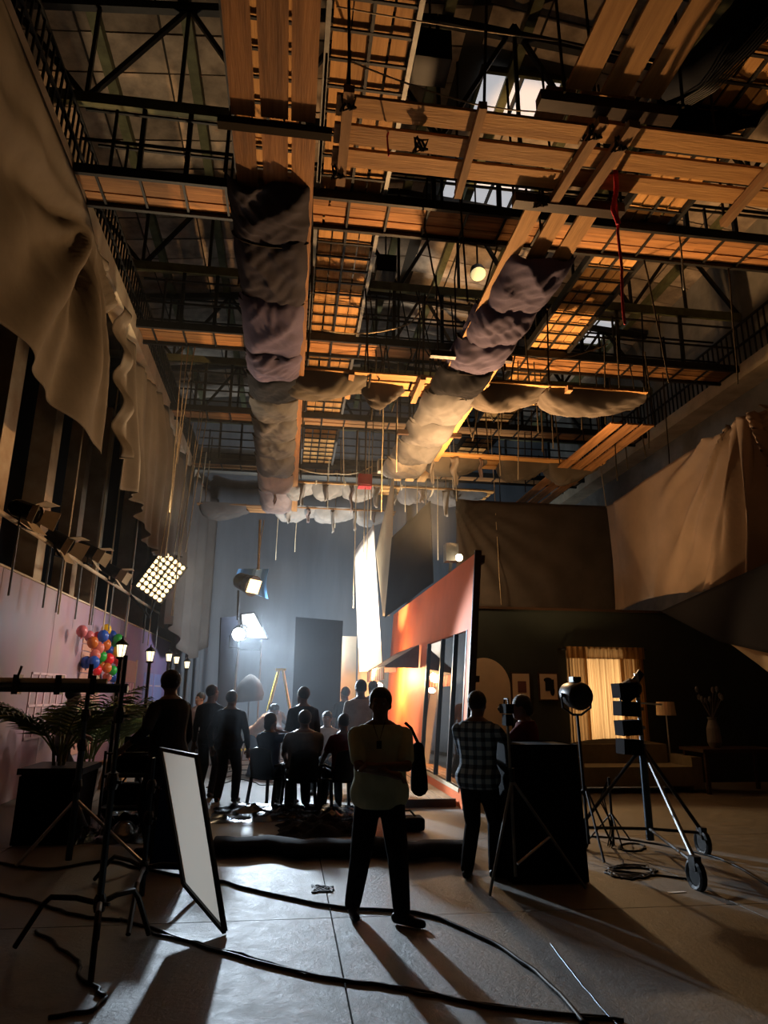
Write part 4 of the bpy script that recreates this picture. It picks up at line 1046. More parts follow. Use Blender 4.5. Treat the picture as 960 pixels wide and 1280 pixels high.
    for H_, K_, F_ in ((HL, KL, FL), (HR, KR, FR)):
        B.limb(H_, K_, .082*s*fat**.5, .052*s).limb(K_, F_, .054*s, .036*s)
    B.limb(nb-R @ V((0, .0, .05*s)), Hh(0, -.015, -.05), .068*s, .064*s)
    for S_ in (SL, SR): B.limb(nb+R @ V((0, -.01, -.01*s)), S_, .058*s, .050*s)
    B.ball(Hh(0, -.012, .03), (.082*hs, .097*hs, .100*hs), 16, 12)
    B.limb(Hh(0, .03, -.02), Hh(0, .048, -.075), .068*hs, .045*hs)
    B.limb(Hh(0, .085, .012), Hh(0, .102, -.022), .010*s, .016*s, 8)
    B.limb(Hh(-.042, .074, .034), Hh(.042, .074, .034), .014*s, .014*s, 8)
    B.limb(Hh(-.018, .084, -.052), Hh(.018, .084, -.052), .010*s, .010*s, 8)
    for sx_ in (-1, 1): B.ball(Hh(.076*sx_, -.01, .0), (.014*s, .022*s, .032*s), 8, 6)
    body = bpy.data.objects.new('person', evaluated(B, vox)); COL.objects.link(body)
    body.data.materials.clear(); body.data.materials.append(M[skin]); body.location = loc; body.rotation_euler = (0, 0, rz)
    tag(body, label, 'person', group)
    def child(mb, nm, m, v=None, it=4):
        o = bpy.data.objects.new(nm, evaluated(mb, v or vox*1.05, it) if v != 0 else meshdata(mb, nm, M[m], True)); COL.objects.link(o); o.parent = body
        if v != 0: o.data.materials.clear(); o.data.materials.append(M[m])
        return o
    sh = MB(); rr = rings(.012, -.2 if not tuck else -.07, .53)
    loft(sh, rr)
    for S_, E_, W_ in ((SL, EL, WL), (SR, ER, WR)):
        if sleeve <= 1:
            sh.limb(S_, S_.lerp(E_, sleeve), .070*s*fat**.4, .064*s)
        else:
            sh.limb(S_, E_, .068*s*fat**.4, .056*s).limb(E_, E_.lerp(W_, sleeve-1), .055*s, .042*s)
    for S_ in (SL, SR): sh.limb(nb+R @ V((0, -.01, -.03*s)), S_, .055*s, .064*s)
    child(sh, 'shirt', shirt)
    tr_ = MB(); loft(tr_, rings(.006, -.2, .05))
    for H_, K_, F_ in ((HL, KL, FL), (HR, KR, FR)):
        tr_.limb(H_, K_, .100*s*fat**.6, .076*s*fat**.6).limb(K_, F_.lerp(K_, .02), .074*s*fat**.6, .062*s*fat**.5)
    child(tr_, 'trousers', trousers)
    hb = MB().ball(Hh(0, -.022, .045), (.091*hs, .105*hs, .100*hs), 16, 10)
    if hairlen: hb.limb(Hh(0, -.06, .03), Hh(0, -.085, -.02-hairlen), .075*s, .06*s)
    child(hb, 'hair' if not cap else 'cap', cap or 'hair', vox)
    for F_, yaw in ((FL, lft), (FR, rft)):
        d = V((-math.sin(yaw), math.cos(yaw), 0)); f0 = V((F_.x, F_.y, .045*s))
        sb = MB().limb(f0-d*.05*s, f0+d*.06*s, .043*s, .045*s).limb(f0+d*.05*s+V((0, 0, -.01*s)), f0+d*.175*s+V((0, 0, -.014*s)), .044*s, .032*s).limb(f0+V((0, 0, .02*s)), F_+V((0, 0, .05*s)), .044*s, .046*s)
        sb.v = [V((p.x, p.y, max(p.z, .003))) for p in sb.v]
        child(sb, 'shoe', shoe, .012, 2)
    for sx_ in (-1, 1):
        e = MB().ball(Hh(.030*sx_, .078, .012), .0125*s, 8, 6); child(e, 'eye', 'eye', 0)
    return body
def cloth_mat(nm, c, **k): M[nm] = mat(nm, c, .85, var=k.pop('var', .25), scale=6, bump=.2, bscale=16, **k)
for nm, c in (('sh_dark', (.022, .024, .03)), ('sh_green', (.52, .58, .40)), ('sh_white', (.42, .38, .33)), ('sh_grey', (.16, .17, .18)), ('sh_blue', (.045, .075, .13)), ('sh_red', (.13, .02, .02)),
              ('sh_maroon', (.10, .018, .02)), ('sh_orange', (.55, .30, .17)), ('sh_print', (.30, .26, .25)), ('tr_dark', (.014, .015, .018)), ('tr_grey', (.05, .05, .055)), ('tr_blue', (.03, .045, .09))): cloth_mat(nm, c)
def plaid():
    m = bpy.data.materials.new('plaid_shirt'); m.use_nodes = True; nt = m.node_tree; L = nt.links.new; b = nt.nodes['Principled BSDF']; b.inputs['Roughness'].default_value = .85
    tc = nt.nodes.new('ShaderNodeTexCoord'); sx = nt.nodes.new('ShaderNodeSeparateXYZ'); L(tc.outputs['Object'], sx.inputs[0])
    def stripe(sock, per, off):
        a = nt.nodes.new('ShaderNodeMath'); a.operation = 'MULTIPLY_ADD'; L(sock, a.inputs[0]); a.inputs[1].default_value = 1/per; a.inputs[2].default_value = off
        f = nt.nodes.new('ShaderNodeMath'); f.operation = 'FRACT'; L(a.outputs[0], f.inputs[0])
        g = nt.nodes.new('ShaderNodeMath'); g.operation = 'LESS_THAN'; L(f.outputs[0], g.inputs[0]); g.inputs[1].default_value = .45; return g.outputs[0]
    v = stripe(sx.outputs['X'], .085, .1); h = stripe(sx.outputs['Z'], .085, .3)
    ad = nt.nodes.new('ShaderNodeMath'); ad.operation = 'ADD'; L(v, ad.inputs[0]); L(h, ad.inputs[1])
    dv = nt.nodes.new('ShaderNodeMath'); dv.operation = 'MULTIPLY'; L(ad.outputs[0], dv.inputs[0]); dv.inputs[1].default_value = .5
    r = nt.nodes.new('ShaderNodeValToRGB'); r.color_ramp.interpolation = 'CONSTANT'; L(dv.outputs[0], r.inputs[0]); e = r.color_ramp.elements
    e[0].position = 0; e[0].color = (.30, .36, .42, 1); e[1].position = .34; e[1].color = (.075, .11, .16, 1)
    x = r.color_ramp.elements.new(.8); x.color = (.016, .022, .035, 1)
    L(r.outputs[0], b.inputs['Base Color']); return m
M['plaid'] = plaid()
def fl(px_, py_): return atz(px_, py_, 0)
def toward(p, yaw=0): # rotation that faces the camera, plus yaw
    d = V((-p.x, -p.y, 0)); return math.atan2(-d.x, d.y)+yaw
# main man with folded arms
p = fl(470, 1150); p.x += .02
MAN = person('man in pale green polo shirt and dark trousers with folded arms, facing the viewer', (p.x, p.y, 0), toward(p, .06), 1.73, 1.22, lh=(.04, .28, 1.16), rh=(-.05, .31, 1.11),
       lf=(-.17, .13, .085), rf=(.20, -.12, .085), lft=1.0, rft=.15, lpole=(-.85, .1, -.5), rpole=(.85, .1, -.5), shirt='sh_green', vox=.008, belly=.05, tuck=False, sleeve=.75, nod=-3, turn=-8)
mw = MAN.matrix_basis
pn = MAN.location+Matrix.Rotation(MAN.rotation_euler.z, 3, 'Z') @ V((.02, .19, 1.30))
pd = thing('hanging_badge', 'small dark badge on a cord at the chest of the man in pale green', 'badge', pn)
MB().box(pn, (.04, .012, .06)).build('badge_body', M['blackplastic'], pd)
MB().tube([pn+V((-.05, .04, .17)), pn+V((0, 0, .02)), pn+V((.05, .04, .17))], .004, 5).build('cord', M['blackplastic'], pd)
bgp = MAN.location+V((.33, .02, .92))
bg = thing('shoulder_bag', 'dark bag hanging beside the folded arms of the man in pale green', 'bag', bgp)
MB().limb(bgp+V((0, 0, .04)), bgp+V((-.01, 0, .34)), .075, .05, 14).build('bag_body', M['black'], bg, True)
MB().tube([bgp+V((0, 0, .36)), bgp+V((-.07, 0, .50)), bgp+V((-.12, -.02, .54))], .014, 6).build('strap', M['black'], bg)
# checked-shirt man by the tripod
p = fl(601, 1098)
person('man in blue checked shirt standing with his back turned beside the tripod', (p.x, p.y, 0), -.55, 1.72, 1.16, rh=(.20, .52, 1.22), lh=(-.10, .42, 1.12), shirt='plaid', vox=.009, sleeve=1.8, tuck=False, nod=8, lf=(-.12, -.05, .085), rf=(.12, .08, .085))
# person in red behind the black cart
q = atz(690, 1090, 0)
person('person in dark red shirt standing behind the black covered cart', (2.72, 7.75, 0), .9, 1.69, 1.1, lh=(-.05, .46, 1.25), rh=(.15, .45, 1.2), shirt='sh_maroon', sleeve=1.7, hairlen=.02, lean=6, turn=15)
# standing group at the left
p = aty(214, 900, 8.35)
person('big man in dark clothes leaning with one arm to the equipment cart', (p.x, p.y, 0), .95, 1.93, 1.3, lean=5, lh=(-.46, .12, 1.02), rh=(.26, .16, .86), turn=-40, shirt='sh_dark', sleeve=1.6)
p = aty(262, 900, 12.6)
person('slim man in dark clothes standing behind the dark-jacketed man of the left group', (p.x, p.y, 0), -.3, 1.82, .98, shirt='sh_dark', sleeve=1.8, turn=-25)
p = fl(281, 1003)
person('man in dark jacket with back turned, standing in front of the lit floor', (p.x, p.y, 0), -.2, 1.72, 1.22, shirt='sh_dark', sleeve=1.9, tuck=False, lh=(-.30, .05, .86), rh=(.32, .04, .84), lf=(-.13, 0, .085), rf=(.15, .02, .085), turn=-10)
p = aty(251, 873, 15.8)
person('far man in pale printed shirt by the last street lamps', (p.x, 15.8, 0), 2.6, 1.70, 1.1, shirt='sh_print', skin='skin_lt', turn=-20)
p = fl(72, 985)
person('man in grey shirt walking past behind the black planter', (aty(82, 900, 11.3).x, 11.3, 0), -.9, 1.76, 1.0, shirt='sh_grey', trousers='tr_grey', lf=(-.1, .3, .1), rf=(.1, -.28, .12), rh=(.24, .22, 1.05), lh=(-.24, .18, .95), sleeve=1.4, lean=5)
p = aty(318, 890, 15.6)
person('bending man in pale orange shirt beside the covered lamp', (p.x, 15.6, 0), -1.9, 1.66, 1.1, lean=48, nod=-20, shirt='sh_orange', trousers='tr_blue', lh=(-.2, .65, .75), rh=(.2, .65, .72))
p = aty(345, 880, 16.2)
person('man in grey shirt bending at the yellow ladder', (p.x, 16.2, 0), .2, 1.68, 1.05, lean=38, nod=25, shirt='sh_grey', trousers='tr_dark', lh=(-.25, .42, .85), rh=(.28, .40, .85))
p = aty(379, 890, 11.7)
person('dark man seen rim-lit in front of the black flat', (p.x, 11.7, 0), .3, 1.79, 1.12, shirt='sh_dark', sleeve=1.6, turn=20)
p = aty(431, 880, 15.6)
person('man in dark shirt behind the white-shirted man, by the cream flats', (p.x, 15.4, 0), .1, 1.84, 1.05, shirt='sh_dark', turn=30)
p = aty(451, 870, 12.3)
person('man in white shirt seen from behind near the orange glare', (p.x, 12.3, 0), -.15, 1.93, 1.15, shirt='sh_white', tuck=False, sleeve=1.3)
p = aty(467, 870, 15.0)
person('man half hidden in the glare beside the white-shirted man', (p.x, 15.1, .12), .5, 1.85, 1.0, shirt='sh_grey')
# seated people and their plastic chairs
def plastic_chair(label, loc, rz, m='blackplastic'):
    r = thing('plastic_chair', label, 'chair', loc, rz, 'plastic armchairs of the seated group')
    L_ = dict(world=False)
    MB().sheet(lambda u, v: (lerp(-.23, .23, u), lerp(-.22, .24, v), .43-.02*math.sin(PI*u)), 6, 6).build('seat', M[m], r, True, **L_)
    solid(r.children[-1] if r.children else [o for o in bpy.data.objects if o.parent == r][-1], .02)
    bk_ = [o for o in [MB().sheet(lambda u, v: (lerp(-.23, .23, u)*(1-.12*v), -.22-.10*v-.05*math.sin(PI*u), .43+.46*v-.05*v*(2*u-1)**2), 10, 8).build('backrest', M[m], r, True, **L_)]]
    solid(bk_[0], .02)
    for sx_ in (-1, 1):
        MB().bar((.235*sx_, .20, .43), (.27*sx_, .24, 0), .045, .03).build('leg', M[m], r, **L_)
        MB().bar((.235*sx_, -.20, .45), (.25*sx_, -.28, 0), .045, .03).build('leg', M[m], r, **L_)
        MB().tube([(.24*sx_, -.24, .62), (.265*sx_, 0, .65), (.265*sx_, .2, .63), (.24*sx_, .21, .43)], .022, 6).build('armrest', M[m], r, **L_)
    return r
def seated(px_, py_, rz, label, chair, **k):
    p = fl(px_, py_)
    plastic_chair(chair, (p.x, p.y, 0), rz)
    d = V((-math.sin(rz), math.cos(rz), 0))
    person(label, (p.x-d.x*.10, p.y-d.y*.10, 0), rz, k.pop('h', 1.70), k.pop('fat', 1.15), seat=.60, lf=(-.13, .42, .085), rf=(.13, .42, .085), lh=k.pop('lh', (-.2, .38, .66)), rh=k.pop('rh', (.2, .38, .66)), **k)
seated(338, 1008, -.65, 'seated person with dark hair, hand at the ear, left of the seated group', 'dark plastic chair of the leftmost sitter', shirt='sh_blue', rh=(.10, .14, 1.13), fat=1.05, h=1.72, hairlen=.04)
seated(375, 1013, .12, 'broad man in blue-grey shirt seated with his back to the viewer', 'dark plastic chair with broad rounded back in the middle', shirt='sh_grey', lean=-4, fat=1.38, h=1.84)
seated(405, 990, 2.9, 'seated man facing the viewer beyond the broad man', 'plastic chair facing the viewer beyond the broad man', shirt='sh_print', fat=1.05)
seated(424, 1012, .35, 'person in dark red top seated at the right of the group', 'dark plastic chair right of the broad man', shirt='sh_red', fat=1.1, h=1.72)

# ================================================================ stands and gear in the foreground
def tubes(root, nm, pts, r, m, n=7): return MB().tube(pts, r, n).build(nm, M[m], root)
def c_stand(label, foot, hub_z, top, legs, m='blue_steel'):
    f = V(foot); r = thing('light_stand', label, 'stand', f)
    hub = f+V((0, 0, hub_z))
    tubes(r, 'pole', [f+V((0, 0, hub_z-.22)), f+V((0, 0, top*.55))], .024, m); tubes(r, 'pole', [f+V((0, 0, top*.5)), f+V((0, 0, top))], .017, m)
    pol = [o_ for o_ in bpy.data.objects if o_.parent == r][0]
    for z in (hub_z, top*.55, top*.78): MB().lathe([(.034, -.05), (.042, -.02), (.042, .03), (.03, .06)], 10, f+V((0, 0, z))).tube([f+V((0, 0, z)), f+V((.07, -.03, z))], .012, 6).build('collar', M['blackmetal'], pol)
    for q in legs:
        q = V(q); d = (q-f); e = hub+V((d.x*.62, d.y*.62, .03))
        tubes(r, 'leg', [hub, hub+V((d.x*.3, d.y*.3, .03)), e, hub+V((d.x*.72, d.y*.72, -.02)), V((q.x, q.y, .02))], .019, 'blackmetal')
    return r
a = fl(118, 1192)
c_stand('dark turtle-base stand nearest the viewer at lower left', a, .30, 1.95, [fl(18, 1188), fl(186, 1172), fl(113, 1232)])
a = fl(177, 1120)
sB = c_stand('dark stand just behind the white reflector board', a, .22, 1.12, [fl(246, 1122), fl(160, 1172), fl(118, 1102)])
a = fl(85, 1082); tp_ = aty(113, 850, a.y)
sC = thing('boom_stand', 'tall dark tripod stand carrying the horizontal boom', 'stand', a)
tubes(sC, 'pole', [a+V((0, 0, .05)), a+V((0, 0, 1.2))], .034, 'blue_steel'); tubes(sC, 'pole', [a+V((0, 0, 1.1)), a+V((0, 0, 1.98))], .024, 'blue_steel')
for z in (.75, 1.15, 1.45): MB().lathe([(.04, -.06), (.055, 0), (.04, .06)], 10, a+V((0, 0, z))).build('collar', M['blackmetal'], sC)
for q in (fl(182, 1085), fl(20, 1085), fl(110, 1040)): tubes(sC, 'leg', [a+V((0, 0, .62)), q+V((0, 0, .02))], .018, 'chrome')
bo = thing('boom_slider', 'horizontal boom of pale and dark tubes entering at the left edge', 'boom', a+V((-.9, -.12, 1.72)))
x0, x1 = a.x-2.6, a.x+.42; yb = a.y-.08
for z, r_, m in ((1.80, .03, 'cream'), (1.73, .05, 'blue_steel')):
    tubes(bo, 'boom_tube', [(x0, yb, z), (x1-(.22 if z > 1.75 else 0), yb, z)], r_, m, 10)
for x in (x0+1.5, x0+1.9, x1-.35, x1-.7): MB().bb(x-.03, x+.03, yb-.06, yb+.06, 1.66, 1.86).build('clamp', M['blackmetal'], bo)
for x in (x0+1.5, x0+1.9): tubes(bo, 'knob', [(x, yb, 1.86), (x+.02, yb, 1.95)], .014, 'blackmetal')
# reflector board: white cloth that lets light through
tm = bpy.data.materials.new('translucent_white'); tm.use_nodes = True; nt = tm.node_tree
for n in list(nt.nodes):
    if n.type != 'OUTPUT_MATERIAL': nt.nodes.remove(n)
t1_ = nt.nodes.new('ShaderNodeBsdfTranslucent'); t1_.inputs[0].default_value = (.80, .73, .62, 1)
t2_ = nt.nodes.new('ShaderNodeBsdfDiffuse'); t2_.inputs[0].default_value = (.75, .72, .66, 1)
t3_ = nt.nodes.new('ShaderNodeMixShader'); t3_.inputs[0].default_value = .25
nt.links.new(t1_.outputs[0], t3_.inputs[1]); nt.links.new(t2_.outputs[0], t3_.inputs[2])
nt.links.new(t3_.outputs[0], [n for n in nt.nodes if n.type == 'OUTPUT_MATERIAL'][0].inputs[0]); M['translucent'] = tm
r0, r1 = fl(282, 1168), fl(231, 1104)
r1 = aty(231, 1104, 6.1); t0 = aty(247, 945, 5.85); t1 = aty(202, 936, 6.3)
rb = thing('reflector_board', 'white reflector board with black edging leaning in the left foreground', 'reflector', ((r0+r1)/2))
r0.z = .02
n_ = (r0-r1).cross(t1-r1).normalized()*-.02
q = [r1, r0, t0, t1]
MB().add([r1, r0, t0, t1], [(0, 1, 2, 3)]).build('board', M['translucent'], rb)
for i in range(4): MB().bar(q[i]+n_*-.4, q[(i+1) % 4]+n_*-.4, .03).build('edging', M['blackmetal'], rb)
bl = thing('blue_flag', 'navy blue flag panel standing behind the reflector board', 'flag', fl(208, 1092))
fA, fB = fl(188, 1090), fl(236, 1092)
MB().prism([(fA.x, fA.y, .03), (fB.x, fB.y, .03), (fB.x-.02, fB.y+.1, .72), (fA.x, fA.y+.1, .74)], .03).build('panel', M['blueflag'], bl)
MB().bar((fA.x, fA.y, .02), (fA.x, fA.y+.1, .75), .035).build('edge_bar', M['blackmetal'], bl)
# equipment cart
k0 = fl(150, 1038); k0.y += .3
ct = thing('equipment_cart', 'black two-shelf equipment cart loaded with gear at the left', 'cart', k0)
cx, cy = k0.x+.12, k0.y
for z in (.22, .62): MB().bb(cx-.42, cx+.42, cy-.25, cy+.25, z, z+.035).build('shelf', M['blackmetal'], ct)
for sx_ in (-1, 1):
    for sy in (-1, 1):
        MB().bb(cx+sx_*.41-.015, cx+sx_*.41+.015, cy+sy*.24-.015, cy+sy*.24+.015, .1, .95).build('post', M['blackmetal'], ct)
        MB().lathe([(.05, -.018), (.05, .018)], 12, (cx+sx_*.38, cy+sy*.22, .052), (1, 0, 0)).build('wheel', M['blackplastic'], ct)
MB().tube([(cx-.41, cy-.24, .92), (cx+.41, cy-.24, .92)], .014, 6).build('push_handle', M['blackmetal'], ct)
def bag(nm, lb, c, d, m, cat='bag'):
    r = thing(nm, lb, cat, (c[0], c[1], c[2]-d[2]/2)); c = V(c)
    b = MB().box(c, d).build('bag_body', M[m], r); md = b.modifiers.new('b', 'BEVEL'); md.width = min(d)*.25; md.segments = 3
    tubes(r, 'strap', [c+V((-d[0]*.3, 0, d[2]*.45)), c+V((-d[0]*.15, 0, d[2]*.62+.05)), c+V((d[0]*.15, 0, d[2]*.62+.05)), c+V((d[0]*.3, 0, d[2]*.45))], .014, 'blackplastic', 6)
    return r
bag('gear_bag', 'black bag lying on top of the equipment cart', (cx+.02, cy, .78), (.62, .36, .22), 'black')
bag('gear_case', 'black case on the lower shelf of the equipment cart', (cx-.1, cy, .40), (.42, .36, .26), 'blackplastic', 'case')
lt = thing('laptop', 'open dark laptop propped on the bag of the equipment cart', 'laptop', (cx-.15, cy, .9))
MB().box((cx-.15, cy-.02, .905), (.34, .24, .02)).build('keyboard', M['blackplastic'], lt); MB().box((cx-.10, cy+.13, 1.0), (.34, .02, .22), Matrix.Rotation(-.3, 3, 'X')).build('screen', M['blackplastic'], lt)
pp = thing('paper_sheet', 'loose white paper stuck on the side of the equipment cart', 'paper', (cx+.36, cy-.27, .45))
MB().prism([(cx+.28, cy-.275, .40), (cx+.42, cy-.275, .42), (cx+.41, cy-.275, .60), (cx+.32, cy-.275, .54)], .004).build('sheet', M['white_board'], pp)
def crumple(name, label, x0, x1, y0, y1, hgt, m, cat='sheet', seed=0.0):
    def fn(u, v):
        e = min(1, 6*min(u, 1-u, v, 1-v)); x = lerp(x0, x1, u)+.08*nz(u*4, v*4, seed); y = lerp(y0, y1, v)+.1*nz(u*5, v*3, seed+4)
        return (x, y, .008+e*hgt*abs(nz(u*5.5, v*5.5, seed)+.35+.5*nz(u*14, v*14, seed)))
    return tag(MB().sheet(fn, 40, 26).build(name, M[m], smooth=True), label, cat)
M['shinyblack'] = mat('black_polythene', (.012, .012, .014), .22)
crumple('black_polythene', 'crumpled shiny black plastic sheet on the floor behind the stands at left', -2.6, -1.15, 8.9, 11.4, .22, 'shinyblack')
crumple('black_polythene', 'crumpled black plastic and cables at the feet of the seated group', -1.0, 1.1, 10.15, 11.5, .12, 'shinyblack', seed=3)
# rolled cloth bar across the floor
u0, u1 = fl(266, 1070), fl(582, 1068)
rc = MB(); pts = [u0.lerp(u1, i/24)+V((.0, .12*nz(i*.3, 2), 0)) for i in range(25)]
rc.tube([p+V((0, .05, .085)) for p in pts], [.082+.014*nz(i*.6, 5) for i in range(25)], 12)
for v in rc.v: v.y = lerp(u0.y, v.y, 1.0)+ (v.y-u0.y)*1.6
o = rc.build('rolled_black_cloth', M['black'], smooth=True); tag(o, 'long flat roll of black cloth lying across the floor behind the standing man', 'cloth')
crumple('dark_tarpaulin', 'folded dark green tarpaulin lying on the floor left of the standing man', -.05, 1.15, 9.05, 10.0, .13, 'black', seed=6)
b_ = fl(507, 1040); bag('sandbag', 'black sandbag on the floor between the standing man and the orange wall', (b_.x, b_.y+.1, .09), (.5, .3, .16), 'black')
# black covered cart on the right
m0, m1 = fl(641, 1106), fl(733, 1104)
cc = thing('covered_cart', 'tall box-like cart draped in black cloth at the right of the checked-shirt man', 'cart', ((m0+m1)/2+V((0, .3, 0))))
zt = aty(690, 932, m0.y).z
def cart(u, v):
    per = u*4; i = int(min(3, per)); f_ = per-i; x0, x1, y0, y1 = m0.x, m1.x, m0.y, m0.y+.62
    cs = [(x0, y0), (x1, y0), (x1, y1), (x0, y1), (x0, y0)]
    x = lerp(cs[i][0], cs[i+1][0], f_); y = lerp(cs[i][1], cs[i+1][1], f_); e = (1-v)
    return (x+.02*math.sin(per*5)*e+(.05*e if x > (x0+x1)/2 else -.01*e), y+.02*math.sin(per*6+1)*e-(.03*e if y < y0+.3 else 0), .01+zt*v)
MB().sheet(cart, 48, 10).build('cloth_cover', M['black'], cc, True)
MB().bb(m0.x, m1.x, m0.y, m0.y+.62, zt-.03, zt).build('top_board', M['black'], cc)
# light-blue tripod
t_ = aty(637, 912, 6.35); tf = V((t_.x+.02, 6.4, 0))
tr = thing('camera_tripod', 'pale metal tripod standing between the checked shirt and the black cart', 'tripod', tf)
tubes(tr, 'pole', [(tf.x, 6.4, .15), (tf.x-.02, 6.4, 1.42)], .014, 'steel_grey')
MB().lathe([(.03, 0), (.03, .12)], 10, (tf.x, 6.4, .93)).build('collar', M['blackmetal'], tr)
for q in (fl(732, 1112), fl(612, 1122), fl(640, 1086)): tubes(tr, 'leg', [(tf.x, 6.4, .95), q+V((0, 0, .015))], .014, 'steel_grey')
lg = fl(732, 1112); mid = V((tf.x, 6.4, .95)).lerp(lg, .52); tubes(tr, 'brace', [mid, (tf.x+.02, 6.4, .25)], .012, 'chrome')
MB().box((tf.x-.02, 6.4, 1.47), (.07, .12, .10)).build('head', M['black'], tr)
vc = thing('video_camera', 'small dark video camera on the pale metal tripod', 'camera', (tf.x-.02, 6.4, 1.52))
MB().box((tf.x-.02, 6.42, 1.57), (.075, .2, .085)).build('camera_body', M['black'], vc)
MB().lathe([(.032, 0), (.036, .07)], 14, (tf.x-.02, 6.52, 1.57), (0, 1, 0)).build('lens', M['blackmetal'], vc)
MB().tube([(tf.x-.02, 6.35, 1.61), (tf.x-.02, 6.37, 1.66), (tf.x-.02, 6.47, 1.66), (tf.x-.02, 6.49, 1.61)], .008, 6).build('handle', M['blackmetal'], vc)
# fresnel lamp on stand
f_ = aty(720, 869, 7.9)
fr = thing('fresnel_lamp', 'round black lamp head in a yoke silhouetted against the lit curtain', 'lamp', (f_.x, 7.9, 0))
MB().lathe([(.05, -.22), (.12, -.18), (.155, -.05), (.16, .1), (.14, .14), (.05, .16)], 20, f_, (.15, -1, -.15)).build('lamp_body', M['blackmetal'], fr, True)
for s_ in (-1, 1): MB().tube([f_+V((s_*.155, 0, 0)), f_+V((s_*.19, 0, 0))], .025, 8).build('tilt_knob', M['blackmetal'], fr)
MB().tube([f_+V((-.18, 0, .0)), f_+V((-.17, 0, -.14)), f_+V((-.05, 0, -.22)), f_+V((.05, 0, -.22)), f_+V((.17, 0, -.14)), f_+V((.18, 0, 0))], .014, 8).build('yoke', M['blackmetal'], fr)
MB().box(f_+V((0, 0, .18)), (.1, .12, .06)).build('vent', M['blackmetal'], fr)
tubes(fr, 'pole', [f_+V((0, 0, -.22)), (f_.x+.04, 7.9, .1)], .018, 'blackmetal')
for a in (.6, 2.7, 4.6): tubes(fr, 'leg', [(f_.x+.04, 7.9, .7), (f_.x+.04+.5*math.cos(a), 7.9+.5*math.sin(a), .02)], .013, 'blackmetal')
# big rolling stand with lamp stack
b0 = fl(814, 1062); yb = b0.y; tpz = aty(797, 842, yb).z
bs = thing('rolling_stand', 'heavy wheeled stand with braced legs on the right', 'stand', b0)
tubes(bs, 'pole', [b0+V((0, 0, .1)), b0+V((0, 0, 1.15))], .045, 'blue_steel', 10); tubes(bs, 'pole', [b0+V((0, 0, 1.1)), b0+V((0, 0, tpz))], .026, 'chrome', 10)
wh = [fl(880, 1068), fl(872, 1112), fl(728, 1060)]
for i, q in enumerate(wh):
    w = V((q.x, q.y, .12))
    tubes(bs, 'leg', [b0+V((0, 0, 1.12)), w+V((0, 0, .12))], .022, 'blackmetal'); tubes(bs, 'leg_brace', [b0+V((0, 0, .22)), w+V((0, 0, .10))], .018, 'blackmetal')
    MB().tube([w+V((0.0, .115*math.cos(t), .115*math.sin(t)))+V((0, 0, 0)) for t in [2*PI*k/16 for k in range(17)]], .034, 8, False).lathe([(.085, -.02), (.085, .02)], 12, w, (1, 0, 0)).build('wheel', M['blackplastic'], bs)
    MB().box(w+V((0, 0, .10)), (.07, .1, .12)).build('fork', M['blackmetal'], bs)
ls = thing('lamp_stack', 'column of dark lamp heads clamped on the wheeled stand', 'lamp', (b0.x-.17, yb, 1.0))
for i in range(4):
    c = V((b0.x-.17, yb-.02, 1.12+i*.215)); MB().box(c, (.24, .22, .17), Matrix.Rotation(.05*(-1)**i, 3, 'Y')).box(c+V((0, -.12, 0)), (.2, .04, .13)).build('lamp_box', M['black'], ls)
    MB().box(c+V((.16, 0, 0)), (.1, .04, .04)).build('clamp', M['steel_grey'], ls)
th = aty(787, 862, yb)
MB().lathe([(.05, -.14), (.11, -.08), (.12, .08), (.09, .14)], 14, th, (-.6, .5, -.5)).build('round_lamp', M['blackmetal'], ls)
MB().tube([th+V((-.12, 0, .02)), th+V((-.13, 0, -.16)), th+V((0, 0, -.2)), th+V((.1, 0, -.15))], .012, 6).build('yoke', M['blackmetal'], ls)
MB().prism([th+V((0, 0, .08)), th+V((.14, 0, .24)), th+V((.2, 0, .18)), th+V((.08, 0, .02))], .03).build('barn_door', M['blackmetal'], ls)
tubes(ls, 'side_arm', [(b0.x, yb, 1.62), (b0.x+.35, yb+.1, 1.6)], .01, 'chrome')
s2 = fl(790, 1062)
ss = thing('small_stand', 'thin dark stand with dangling cables next to the wheeled stand', 'stand', s2+V((-.1, .25, 0)))
s2 = base_of(ss); tubes(ss, 'pole', [s2, s2+V((0, 0, .75))], .016, 'blackmetal')
for a in (.4, 2.5, 4.6): tubes(ss, 'leg', [s2+V((0, 0, .35)), s2+V((.3*math.cos(a), .3*math.sin(a), .02))], .01, 'blackmetal')
for i in range(3): tubes(ss, 'dangling_cable', [s2+V((-.03, 0, .7)), s2+V((-.1-.03*i, -.05, .5)), s2+V((-.06+.02*i, -.08, .2)), s2+V((-.12, -.1-.05*i, .012))], .008, 'blackplastic', 5)

# ---- cables on the floor
def cable(name, label, px, r=.016, m='blackplastic', wob=.03, cat='cable'):
    pts = []; P_ = [fl(*q) for q in px]
    for i in range(len(P_)-1):
        a = P_[max(0, i-1)]; b = P_[i]; c = P_[i+1]; d = P_[min(len(P_)-1, i+2)]
        for k in range(8):
            t = k/8; q = .5*((2*b)+(c-a)*t+(2*a-5*b+4*c-d)*t*t+(3*b-a-3*c+d)*t**3)
            pts.append(q+V((wob*nz(len(pts)*.35, px[0][0]), wob*nz(len(pts)*.35, 7, px[0][1]), r*1.02)))
    pts.append(P_[-1]+V((0, 0, r)))
    return tag(MB().tube(pts, r, 6).build(name, M[m], smooth=True), label, cat)
cable('floor_cable', 'thick black cable passing just behind and right of the standing man', [(274, 1103), (340, 1120), (430, 1137), (520, 1143), (590, 1168), (660, 1210), (735, 1285)], .014)
